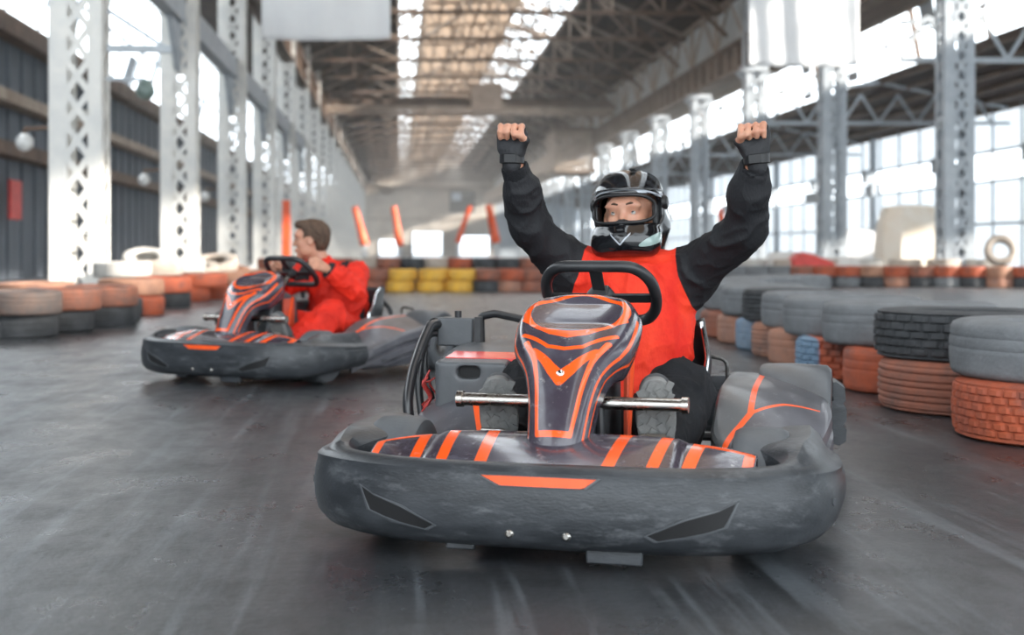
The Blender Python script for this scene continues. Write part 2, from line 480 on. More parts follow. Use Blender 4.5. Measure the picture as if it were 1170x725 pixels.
def make_nose(root):
    tab = [(0, .812, .222, .048), (.05, .815, .240, .056), (.12, .802, .280, .058), (.25, .765, .350, .064), (.38, .725, .415, .075), (.50, .682, .470, .094), (.60, .640, .510, .116), (.70, .588, .545, .133),
           (.80, .525, .582, .139), (.88, .47, .606, .133), (.95, .425, .618, .108), (1.0, .400, .612, .070)]
    ns, nv = 150, 111
    s = np.linspace(0, 1, ns); X, Z, H = interp(s, tab)
    dx, dz = np.gradient(X), np.gradient(Z); L = np.hypot(dx, dz); tx, tz = dx/L, dz/L
    nxn, nzn = tz, -tx                       # outward (forward/up)
    P = np.zeros((ns, nv, 3)); A = np.full((ns, nv), -1.0)
    flat = .58
    for j in range(nv):
        v = -1+2*j/(nv-1); a = abs(v); sg = 1 if v >= 0 else -1
        if a <= flat:
            q = a/flat; y = q*H; off = -.018*q**4
            dish = np.clip((s-.66)/.1, 0, 1)*np.clip((.98-s)/.08, 0, 1); dish = dish*dish*(3-2*dish)
            off = off - .022*dish*(1-np.clip(q/.86, 0, 1)**4)
            crease = np.clip((.66-s)/.1, 0, 1)
            off = off + .006*crease*(1-q)
        else:
            q = (a-flat)/(1-flat)
            bulge = np.clip((s-.45)/.2, 0, 1)*np.clip((1.0-s)/.12, 0, 1)
            y = H+.012*np.sin(np.minimum(1, q*2.2)*PI/2)*(1+1.2*bulge)-.03*q**2*bulge
            depth = .075+.05*bulge+.0*s
            off = -.018-depth*q
        P[:, j, 0] = X+nxn*off; P[:, j, 1] = sg*y; P[:, j, 2] = Z+nzn*off
        yy = (v/flat)*.12; ss = s*.62       # near-metric pattern space
        if a <= flat*1.02:
            vv = abs(yy)
            d = dpoly(np.full(ns, vv), ss, [(0, .092), (.080, .092), (.088, .16), (.093, .30), (.107, .37)])-.008
            d = np.minimum(d, dpoly(np.full(ns, vv), ss, [(0, .245), (.035, .272), (.090, .335)])-np.interp(ss, [.23, .34], [.024, .009]))
            d = np.minimum(d, dpoly(np.full(ns, vv), ss, [(0, .335), (.05, .345), (.112, .405)])-.006)
            d = np.minimum(d, dpoly(np.full(ns, vv), ss, [(0, .385), (.045, .40), (.075, .425), (.112, .47)])-.0075)
            e = np.hypot(vv/.112, (ss-.50)/.098)
            d = np.minimum(d, np.abs(e-1)*.1-.0065)
            A[:, j] = -d
        else:                                # stripes on the flanks
            qq = (a-flat)/(1-flat)*.12
            d = dpoly(np.full(ns, qq), ss, [(.012, .05), (.014, .25), (.03, .36), (.02, .5)])-.005
            d = np.minimum(d, dpoly(np.full(ns, qq), ss, [(.045, .10), (.05, .25), (.072, .40), (.055, .52)])-.0045)
            A[:, j] = -d
    o = surf('nose_panel', P, Mt['decal'], root, attrs={'orange': A}, thick=.005, sharp=55)
    mb = MB()                                # dark chin under the nose tip
    mb.prism([(.824, .222), (.832, .240), (.828, .262), (.812, .268), (.77, .262), (.74, .24), (.76, .218)], -.061, .061, fn=lambda a, b, c: (a, c, b))
    mb.build('nose_tip', Mt['plastic'], root, bevel=.012)
    p = Vector((X[62], 0, Z[62])); nn = Vector((nxn[62], 0, nzn[62]))
    mb = MB(); mb.tube([p+nn*.000, p+nn*.010, p+nn*.013], [.011, .010, .005], 14); mb.build('nose_bolt', Mt['chrome'], root)
    return o

def make_steering(root):
    c = Vector((.180, 0, .612)); al = math.radians(50)
    n = Vector((-math.cos(al), 0, math.sin(al))); uu = Vector((math.sin(al), 0, math.cos(al))); vv = Vector((0, 1, 0))
    pts = []
    for i in range(56):
        a = 2*PI*i/56; e = .80
        x = .157*math.copysign(abs(math.cos(a))**e, math.cos(a)); y = .150*math.copysign(abs(math.sin(a))**e, math.sin(a))
        y = max(-.118, min(.128, y))
        pts.append(c+vv*x+uu*y)
    for _ in range(2): pts = [(pts[i-1]+pts[i]*2+pts[(i+1) % 56])/4 for i in range(56)]
    mb = MB(); mb.tube(pts, .0165, 14, closed=True)
    w = mb.build('steering_wheel', Mt['black'], root, sharp=60)
    mb = MB()
    for d in ((0, .125), (.145, -.01), (-.145, -.01)):
        mb.bar(c+uu*d[1]+vv*d[0]-n*.002, c-n*.012, .036, .008, up=n)
    mb.build('spoke', Mt['black'], w, bevel=.002)
    mb = MB(); mb.tube([c-n*.03, c-n*.008, c+n*.010, c+n*.013], [.040, .045, .040, .03], 6); mb.build('hub', Mt['black'], w, bevel=.003)
    mb = MB(); mb.tube([c-n*.02, Vector((.64, 0, .16))], .012, 10); mb.build('steering_column', Mt['steel'], root)

def kart_wheel(name, root, x, y, r, w, steer=0):
    prof = [(.45, -.46), (.56, -.5), (.80, -.52), (.93, -.48), (.985, -.38), (1.0, -.22), (1.0, .22), (.985, .38), (.93, .48), (.80, .52), (.56, .5), (.45, .46), (.45, 0)]
    mb = MB(); mb.lathe([(a*r, b*w) for a, b in prof], 40, 'y', (0, 0, 0), closed=True)
    o = mb.build(name, Mt['slick'], root, sharp=30); o.location = (x, y, r); o.rotation_euler = (0, 0, steer)
    mb = MB(); mb.lathe([(.02, -.30*w), (.25*r, -.30*w), (.38*r, -.42*w), (.46*r, -.44*w), (.46*r, .44*w), (.38*r, .42*w), (.25*r, .30*w), (.02, .30*w)], 28, 'y')
    mb.build('rim', Mt['engine'], o)
    mb = MB(); mb.lathe([(.0, .34*w), (.016, .34*w), (.018, .2*w)], 6, 'y'); mb.lathe([(.018, -.2*w), (.016, -.34*w), (.0, -.34*w)], 6, 'y'); mb.build('hub_nut', Mt['steel'], o)
    return o

def make_pod(root, sg):
    tab = [(.265, .145, .12, .475, .50), (.20, .200, .165, .535, .56), (.10, .250, .205, .565, .595), (0, .298, .235, .585, .618), (-.10, .326, .255, .60, .630), (-.25, .338, .272, .60, .632), (-.40, .340, .284, .585, .616), (-.52, .336, .285, .555, .585), (-.575, .32, .27, .52, .55)]
    tab = sorted(tab); xs = np.linspace(-.575, .265, 170); zi, zo, yo, ym = interp(xs, tab)
    P = []; A = []; G = []
    for i, x in enumerate(xs):
        e = max(0, (x-.12)/.145); yin = .305+.10*e*e
        c = [(yin, .10), (yin, zi[i]-.012), (yin+.008, zi[i]-.002)]
        for q in np.linspace(0, 1, 64):
            c.append((yin+.018+(yo[i]-yin-.018)*q, zi[i]+(zo[i]-zi[i])*q**1.3-.0*q+.010*math.sin(q*PI)))
        H = zo[i]-.07
        c += [(yo[i]+.6*(ym[i]-yo[i]), zo[i]-.008), (ym[i], zo[i]-.022), (ym[i]+.002, zo[i]-.055), (ym[i]-.016, zo[i]-.066), (ym[i]-.016, zo[i]-.073), (ym[i]+.004, zo[i]-.085),
              (ym[i]+.005, max(.08, zo[i]-.125)), (ym[i]-.014, max(.075, zo[i]-.135)), (ym[i]-.014, max(.07, zo[i]-.142)), (ym[i]-.004, max(.065, zo[i]-.155)), (ym[i]-.015, .060), (ym[i]-.07, .050)]
        row = [(x, sg*y, z) for y, z in c]; P.append(row)
        ar = []; gr = []
        for (y, z) in c:
            d = dpoly(np.array(x), np.array(y), [(-.58, .412), (.05, .410), (.13, .380), (.25, .335)])-.0085
            d = min(d, float(dpoly(np.array(x), np.array(y), [(.05, .410), (-.06, .50), (-.16, .63)])-.0055))
            if y > yo[i]+.004: d = 1.0
            ar.append(-float(d)); g = .405-y if x < .05 else .405-y-(x-.05)*.36
            gr.append(g)
        A.append(ar); G.append(gr)
    if sg < 0: P = [r[::-1] for r in P]; A = [r[::-1] for r in A]; G = [r[::-1] for r in G]
    return surf('side_pod', P, Mt['pod'], root, attrs={'orange': np.array(A), 'grey': np.array(G)}, capu=True, sharp=32)

def make_seat(root):
    s = np.linspace(0, 1, 46); tab = [(0, -.02, .115), (.12, -.06, .085), (.3, -.16, .065), (.45, -.26, .070), (.56, -.345, .105), (.65, -.395, .17), (.78, -.44, .29), (.9, -.475, .41), (1, -.50, .505)]
    X, Z = interp(s, tab); dx, dz = np.gradient(X), np.gradient(Z); L = np.hypot(dx, dz); nx, nz = dz/L, -dx/L
    P = []
    for i in range(46):
        row = []
        wall = np.interp(s[i], [0, .15, .4, .6, .8, .93, 1], [.05, .10, .16, .19, .17, .12, .05])
        hw = np.interp(s[i], [0, .3, .6, .85, 1], [.175, .20, .228, .238, .205])
        for v in np.linspace(-1, 1, 41):
            a = abs(v); sg = 1 if v >= 0 else -1
            if a < .6: y = a/.6*(hw-.04); off = 0
            else:
                q = (a-.6)/.4; y = hw-.04+.05*math.sin(min(1, q*1.6)*PI/2); off = wall*q**1.5
            # inward normal: up/forward of the pan
            row.append((X[i]+nx[i]*off, sg*y, Z[i]+nz[i]*off))
        P.append(row)
    o = surf('seat', P, Mt['black'], root, thick=.014, sharp=60, offset=0)
    P = np.array(P)
    for j in (0, 40):
        mb = MB(); mb.tube([tuple(P[i, j]) for i in range(2, 45)], .0075, 8); mb.build('seat_edge', Mt['chrome'], o)
    return o

def rounded(pts, n=8, r=.3):
    """round the corners of an open polyline"""
    P = [Vector(p) for p in pts]; out = [P[0]]
    for i in range(1, len(P)-1):
        a, b, c = P[i-1], P[i], P[i+1]
        d = min((b-a).length, (c-b).length)*r
        p, q = b+(a-b).normalized()*d, b+(c-b).normalized()*d
        for k in range(n+1):
            t = k/n; out.append(p*(1-t)**2+b*2*t*(1-t)+q*t*t)
    out.append(P[-1]); return out

def make_kart():
    root = empty('go_kart')
    make_bumper(root); make_deck(root); make_nose(root); make_steering(root)
    for y in (-.475, .475): kart_wheel('front_wheel', root, .535, y, .148, .135)
    for y in (-.52, .52): kart_wheel('rear_wheel', root, -.535+(.0), y, .150, .20)
    make_pod(root, 1); make_pod(root, -1); make_seat(root)
    # frame
    mb = MB()
    for sg in (-1, 1):
        mb.tube(rounded([(.86, sg*.16, .085), (.60, sg*.18, .085), (.30, sg*.28, .075), (-.35, sg*.29, .075), (-.86, sg*.24, .10)]), .015, 8)
        mb.tube(rounded([(.60, sg*.18, .085), (.56, sg*.36, .12)]), .013, 8)
        mb.tube([(.53, sg*.36, .15), (.53, sg*.43, .15)], .012, 8)
        mb.tube(rounded([(.20, sg*.28, .08), (.14, sg*.60, .10), (-.42, sg*.60, .10), (-.46, sg*.29, .08)]), .012, 8)
    for x in (.62, .2, -.12, -.45, -.8): mb.tube([(x, -.28 if x < .5 else -.18, .08), (x, .28 if x < .5 else .18, .08)], .014, 8)
    mb.tube([(.86, -.16, .085), (.86, .16, .085)], .015, 8)
    mb.build('frame', Mt['black'], root)
    mb = MB(); mb.prism([(.80, -.20), (.80, .20), (.30, .29), (-.10, .29), (-.10, -.29), (.30, -.29)], .056, .066); mb.build('floor_pan', Mt['engine'], root)
    # transverse steel bar through the nose, with end collars
    mb = MB()
    mb.tube([(.60, -.292, .353), (.60, .292, .353)], .0165, 18)
    for y in (-.292, .292): mb.tube([(.60, y-.008, .353), (.60, y+.008, .353)], .021, 18)
    mb.build('steel_bar', Mt['steel'], root)
    mb = MB()
    for sg in (-1, 1):
        mb.tube(rounded([(.60, sg*.075, .353), (.60, sg*.08, .20), (.60, sg*.12, .09)]), .013, 10)
    mb.bar((.63, 0, .10), (.52, 0, .50), .03, .09)
    mb.build('nose_support', Mt['black'], root)
    for sg in (-1, 1):
        mb = MB(); mb.tube(rounded([(.55, sg*.12, .09), (.60, sg*.15, .20), (.585, sg*.17, .27), (.585, sg*.24, .27)]), .008, 8)
        mb.build('pedal', Mt['steel'], root)
    # tank console between the driver's legs
    mb = MB(); mb.prism([(.52, .12), (.42, .46), (.30, .50), (.20, .46), (.16, .12)], -.06, .06, fn=lambda a, b, c: (a, c, b))
    mb.build('console', Mt['plastic_smooth'], root, bevel=.015)
    mb = MB(); mb.box((.34, .105, .29), (.10, .008, .34)); mb.build('console_fin', Mt['decal'], root)
    mb = MB(); mb.bar((.40, .112, .14), (.31, .112, .47), .012, .008); mb.build('console_trim', Mt['orange'], root)
    # rear bumper: a padded bar with three ribs
    path = [(-.70, -.66), (-.84, -.655), (-.915, -.60), (-.935, -.48), (-.94, -.2), (-.94, .2), (-.935, .48), (-.915, .60), (-.84, .655), (-.70, .66)]
    C = np.array(rounded([(a, b, 0) for a, b in path], 5, .4))[:, :2]
    T = np.gradient(C, axis=0); T /= np.linalg.norm(T, axis=1)[:, None]; N = np.c_[-T[:, 1], T[:, 0]]
    sec = [(-.05, .09), (-.01, .08), (.012, .095), (.014, .135), (.002, .15), (.014, .165), (.014, .205), (.002, .22), (.012, .235), (.008, .275), (-.02, .295), (-.06, .29), (-.07, .26)]
    P = [[(C[i, 0]+N[i, 0]*o, C[i, 1]+N[i, 1]*o, z) for o, z in sec] for i in range(len(C))]
    surf('rear_bumper', P, Mt['plastic'], root, cv=True, capu=True, sharp=35)
    # moulded rear wheel covers
    for sg in (-1, 1):
        P = []
        for a in np.linspace(-.35, PI*.80, 24):
            c = (-.535, .15); r = .205
            x, z = c[0]+r*1.0*math.cos(a)*.95, c[1]+r*math.sin(a)*1.0
            P.append([(x+.01, sg*.400, z-.03), (x, sg*.405, z), (x, sg*.415, z+.006), (x, sg*.50, z+.008), (x, sg*.61, z+.004), (x, sg*.622, z-.006), (x+.0, sg*.625, z-.04)][::sg])
        surf('wheel_cover', P, Mt['plastic_smooth'], root, thick=.006, sharp=40)
    # ---- engine side (kart's right = picture left)
    poly = [(-.03, .10), (-.03, .405), (-.045, .425), (-.12, .437), (-.36, .447), (-.40, .43), (-.42, .12)]
    def side(a, b, c): return (a, c, b)
    cov = SDF((-.46, -.62, .06), (.02, -.22, .49), .006)
    cov.box((-.21, -.42, .26), (.19, .148, .172), .022)
    cov.box((-.03, -.29, .35), (.06, .045, .08), .012, k=.006, op='sub')     # open bay showing the motor
    cov.box((-.02, -.455, .362), (.035, .038, .019), .018, k=.004, op='sub')  # oval opening
    cov.box((-.21, -.42, .475), (.22, .17, .05), .02, R=rotm(0, -.17), k=.008, op='sub')
    V, Q = cov.mesh(); eng = fast_mesh('engine_cover', V, Q, Mt['plastic_smooth'], root, smooth_iter=2)
    mb = MB(); mb.box((-.042, -.455, .362), (.006, .08, .042)); mb.build('cover_opening', Mt['dark'], eng)
    lab = MB(); vv = [(-.075, -.545), (-.075, -.30), (-.155, -.285), (-.155, -.54)]
    R = rotm(0, -.17)
    pts = []
    for (x, y) in vv:
        # the cut plane: bottom of the tilted block
        base = Vector((-.21, -.42, .475))+R @ Vector((0, 0, -.05)); nrm = R @ Vector((0, 0, 1))
        z = base.z-((x-base.x)*nrm.x)/nrm.z
        pts.append((x, y, z))
    lab.add([(x, y, z-.006) for x, y, z in pts]+[(x, y, z+.0025) for x, y, z in pts], [(0, 1, 2, 3), (4, 7, 6, 5), (0, 4, 5, 1), (1, 5, 6, 2), (2, 6, 7, 3), (3, 7, 4, 0)])
    lab.build('cover_label', Mt['redlabel'], eng)
    mb = MB()
    random.seed(4)
    for z in np.arange(.28, .41, .016): mb.box((-.10, -.272, z), (.10, .06, .006))
    mb.box((-.13, -.272, .34), (.07, .05, .15))
    for k in range(8): mb.tube([(-.05+random.uniform(-.01, .01), -.30+random.uniform(-.02, .04), .29+random.random()*.1), (-.04, -.29+random.uniform(-.02, .04), .29+random.random()*.1)], .007, 8)
    mb.build('motor', Mt['engine'], root)
    mb = MB(); mb.box((-.40, -.600, .465), (.10, .125, .095)); ab = mb.build('air_box', Mt['plastic_smooth'], root, bevel=.006)
    mb = MB(); mb.box((-.345, -.515, .465), (.03, .02, .105)); mb.build('box_strap', Mt['black'], ab); mb = MB(); mb.lathe([(0, .535), (.012, .535), (.012, .505)], 10, c=(-.39, -.60, 0)); mb.build('box_cap', Mt['black'], ab)
    mb = MB(); mb.tube(rounded([(-.40, -.60, .42), (-.42, -.58, .30)]), .02, 8); mb.build('box_bracket', Mt['black'], ab)
    # roll bar behind the seat
    mb = MB(); mb.tube(rounded([(-.78, -.62, .12), (-.70, -.61, .50), (-.68, -.55, .513), (-.70, -.30, .462), (-.70, .02, .44), (-.72, .10, .36), (-.74, .12, .12)], 8, .25), .0145, 10); mb.build('rear_hoop', Mt['black'], root)
    for pts, r in (([(-.37, -.655, .49), (-.32, -.675, .49), (-.24, -.680, .43), (-.14, -.680, .34), (-.08, -.675, .26), (-.07, -.66, .18)], .017),
                   ([(-.38, -.655, .46), (-.34, -.690, .46), (-.30, -.700, .40), (-.26, -.700, .30), (-.24, -.68, .20)], .013),
                   ([(-.42, -.655, .50), (-.40, -.700, .50), (-.38, -.715, .44), (-.36, -.71, .34), (-.36, -.68, .22)], .012)):
        mb = MB(); mb.tube(rounded(pts, 6, .45), r, 10); mb.build('hose', Mt['hose'], root, sharp=80)
    mb = MB(); random.seed(11)
    for k in range(7):
        y = -.595-random.random()*.03; x = -.06-random.random()*.08
        mb.tube(rounded([(x, y, .36-random.random()*.04), (x+.02, y-.015, .32), (x-.01, y+.01, .27), (x+.03, y-.01, .235+random.random()*.02)], 4, .45), .0032, 6)
    mb.build('wiring', Mt['redwire'], root, sharp=80)
    # far-side loop (small bright hoop behind the left pod)
    mb = MB(); mb.tube(rounded([(-.75, .17, .26), (-.75, .17, .375), (-.75, .27, .36), (-.75, .27, .26)], 6, .3), .007, 8); mb.build('bright_hoop', Mt['engine'], root)
    return root
# ------------------------------------------------------------ people
V3 = lambda *a: np.array(a, float)
def frame_from(z, x):
    """right-handed frame: z along the hand, x out of the palm"""
    z = Vector(z).normalized(); x = Vector(x); x = (x-z*x.dot(z)).normalized(); y = z.cross(x)
    return Matrix((x, y, z)).transposed()
def place(c, R, p): q = Vector(c)+R @ Vector(p); return (q.x, q.y, q.z)

def head_sdf(S, c, R, sc=1.0):
    P = lambda x, y, z: place(c, R, (x*sc, y*sc, z*sc)); Rn = R
    def e(x, y, z, a, b, d, k=.012, op='add', pit=0):
        S.ell(P(x, y, z), (a*sc, b*sc, d*sc), Rn @ rotm(0, pit), k*sc, op)
    e(-.012, 0, .035, .098, .076, .088)
    e(.020, 0, -.01, .070, .064, .085, .02)
    e(.038, 0, -.070, .046, .048, .045, .025)          # jaw
    e(.072, 0, -.100, .018, .024, .018, .02)          # chin
    for sy in (-1, 1):
        e(.058, sy*.034, -.018, .026, .024, .022, .018)  # cheek
        e(.086, sy*.032, .018, .016, .017, .0125, .010, 'sub')  # eye socket
        e(.0735, sy*.031, .016, .0130, .0150, .0120, .004)  # closed lid mass
        e(.084, sy*.030, .034, .009, .019, .005, .012)    # brow
        e(.000, sy*.078, .0, .020, .008, .032, .004, pit=.2)  # ear
        e(.004, sy*.086, .002, .011, .005, .020, .003, 'sub')
        e(.030, sy*.052, -.055, .03, .012, .03, .015)
    e(.084, 0, .045, .016, .045, .026, .02)            # forehead
    S.cap(P(.090, 0, .022), P(.104, 0, -.020), .0075*sc, .0115*sc, .012*sc)
    for sy in (-1, 1): e(.095, sy*.012, -.025, .010, .007, .007, .006)
    e(.092, 0, -.052, .012, .024, .0065, .006); e(.089, 0, -.064, .012, .021, .0075, .006)
    e(.101, 0, -.0575, .010, .026, .0014, .003, 'sub')

def eyes(person, c, R, sc=1.0, look=(1, 0, .1)):
    for sy in (-1, 1):
        mb = MB(); n = 20; r = .0122*sc
        vs = []; at_ = []
        L = Vector(look).normalized()
        prof = [(r*math.sin(PI*i/14), -r*math.cos(PI*i/14)) for i in range(15)]
        mb.lathe(prof, n, 'x')
        cc = Vector(place(c, R, (.0790*sc, sy*.031*sc, .0165*sc)))
        v = [cc+(R @ Vector(p)) for p in mb.v]
        d = R @ L
        a = [r*.66-math.acos(max(-1, min(1, ((p-cc).normalized()).dot(d))))*r for p in v]
        mesh_obj('eye', v, mb.f, Mt['eyewhite'], person, attrs={'iris': a}, sharp=180)

def hand_sdf(body, glove, w, R, side, curl=1.0, spread=.0, grip=None):
    """w wrist, R hand frame (x palm normal, y across, z to the knuckles); side=+1: thumb on +y"""
    P = lambda x, y, z: place(w, R, (x, y, z))
    for k, S in enumerate((body, glove)):
        if S is None: continue
        g = .004 if k else 0
        S.cap(P(0, -.012, .0), P(.0, -.014, .062), .019+g, .019+g, .012, flat=(1, 1, 1))
        S.cap(P(0, .012, .0), P(.0, .015, .062), .019+g, .018+g, .012)
        S.cap(P(.0, -.028, .025), P(-.001, -.031, .066), .0155+g, .015+g, .012)
        S.cap(P(.0, .022, .020), P(-.001, .031, .068), .017+g, .0145+g, .012)
        S.cap(P(.012, side*.018, .012), P(.014, side*.034, .045), .017+g, .014+g, .012)
    ys = [-.033, -.011, .011, .033]
    ln = [1.0, 1.06, 1.0, .86] if side < 0 else [.86, 1.0, 1.06, 1.0]
    for i, y in enumerate(ys):
        l = ln[i]
        m = P(-.002, y, .070); p1 = P(.024*l, y*1.02, .094*1.0); p2 = P(.043*l, y*1.0, .074); p3 = P(.033, y*.98, .056)
        body.chain([m, p1, p2, p3], [.0105, .0100, .0095, .0088], .004)
        if glove is not None: glove.cap(m, place(w, R, (.016*l, y*1.02, .087)), .0135, .0128, .004)
    t0, t1, t2, t3 = P(.012, side*.030, .030), P(.026, side*.046, .050), P(.046, side*.034, .062), P(.056, side*.012, .066)
    body.chain([t0, t1, t2, t3], [.0125, .0115, .0105, .0092], .005)
    if glove is not None: glove.cap(t0, t1, .0155, .0140, .006)

def wrinkle(amp, seed, fx=(9, 9, 7)):
    """cloth folds: ridged noise pushed along the surface normal"""
    from mathutils import noise
    def fn(V, Nn):
        out = V.copy()
        for i in range(len(V)):
            p = Vector((V[i, 0]*fx[0]+seed, V[i, 1]*fx[1], V[i, 2]*fx[2]))
            w = noise.noise_vector(p*.6)*.9
            r1 = (1-abs(noise.noise(p+w)))**5; r2 = (1-abs(noise.noise(p*2.3+w*1.5+Vector((5, 1, seed)))))**5
            b = noise.noise(p*.55+Vector((3, 7, seed)))
            out[i] += Nn[i]*amp*(1.15*r1+.5*r2+.9*b-.5)
        return out
    return fn

def seg_d(V, a, b):
    a, b = np.array(a), np.array(b); v = b-a; t = np.clip(((V-a)@v)/(v@v), 0, 1)
    return np.linalg.norm(V-a-t[:, None]*v, axis=1), t

# ---- clothing materials, coloured by panels of the garment
RED = (.82, .044, .014)
Mt['suit1'] = mat('red and black race suit', RED, .7, col2=(.66, .018, .008), scale=9, bump=.3, bscale=160, spec=.3, marks=(('black', (.013, .0135, .016)),), bstretch=(1, 1, .45), wear=((.02, .02, .022), -.35, 6))
Mt['suit2'] = mat('red race suit with black straps', (.80, .030, .012), .7, col2=(.58, .020, .01), scale=9, bump=.3, bscale=160, spec=.3, marks=(('black', (.013, .0135, .016)),), bstretch=(1, 1, .5))
Mt['glove'] = mat('black fingerless glove', (.011, .0115, .013), .7, col2=(.025, .026, .03), scale=20, bump=.4, bscale=60)
Mt['sole'] = mat('grey shoe sole', (.20, .198, .19), .75, col2=(.14, .145, .145), scale=12, bump=.3, bscale=80)
Mt['shoe'] = mat('grey trainer', (.10, .105, .11), .8, col2=(.05, .052, .056), scale=14, bump=.3)
Mt['helmet'] = mat('glossy black helmet with silver and mint graphics', (.006, .0065, .008), .12, coat=.4, rvar=.03, col2=(.009, .010, .012),
                   marks=(('silver', (.40, .43, .47)), ('mint', (.30, .40, .38)), ('grey', (.055, .06, .07))))
Mt['helmet_trim'] = mat('matt black helmet trim', (.012, .0125, .014), .45)
v = mat('dark tinted visor', (.02, .022, .026), .04, coat=1.0, rvar=0); v.node_tree.nodes['Principled BSDF'].inputs['Alpha'].default_value = .62; Mt['visor'] = v
Mt['strap'] = mat('tan cord', (.45, .27, .12), .7)
Mt['stud'] = mat('metal snap stud', (.7, .7, .7), .25, 1.0)

def shoe(person, ankle, toe, R, sole_mat, up):
    """R: x from heel to toe, z away from the sole"""
    S = SDF(np.array(ankle)-.22, np.array(ankle)+.24, .005)
    P = lambda x, y, z: place(ankle, R, (x, y, z))
    S.cap(P(-.035, 0, -.045), P(.06, 0, -.045), .036, .040, .02); S.cap(P(.06, 0, -.048), P(.16, .004, -.055), .042, .034, .02)
    S.cap(P(-.01, 0, .03), P(-.005, 0, -.03), .040, .040, .02)
    S.ell(P(.165, .003, -.055), (.045, .04, .026), R, .02)
    V, Q = S.mesh(); o = fast_mesh('shoe', V, Q, Mt['shoe'], person, smooth_iter=2)
    # sole with a cut tread
    outline = []
    for i in range(40):
        a = 2*PI*i/40; x = .065+.145*math.cos(a); wdt = .054-.010*math.exp(-((x-.03)/.05)**2)
        outline.append((x, wdt*math.copysign(abs(math.sin(a))**.7, math.sin(a))))
    mb = MB(); mb.prism(outline, -.094, -.072, fn=lambda a, b, c: P(a, b, c)); so = mb.build('sole', sole_mat, o, bevel=.004)
    mb = MB()
    for ix in range(9):
        for iy in range(4):
            x = -.06+ix*.031+(.0 if iy % 2 else .012); y = -.036+iy*.024
            w_ = .047-.010*math.exp(-((x-.03)/.05)**2)
            if abs(y) > w_ or x > .195: continue
            q = MB(); c = P(x, y, -.095); mb.box(c, (.024, .0165, .007), 0, R @ Matrix.Rotation(.5 if iy % 2 else -.5, 3, 'Z'))
    mb.build('tread', sole_mat, so)
    return o

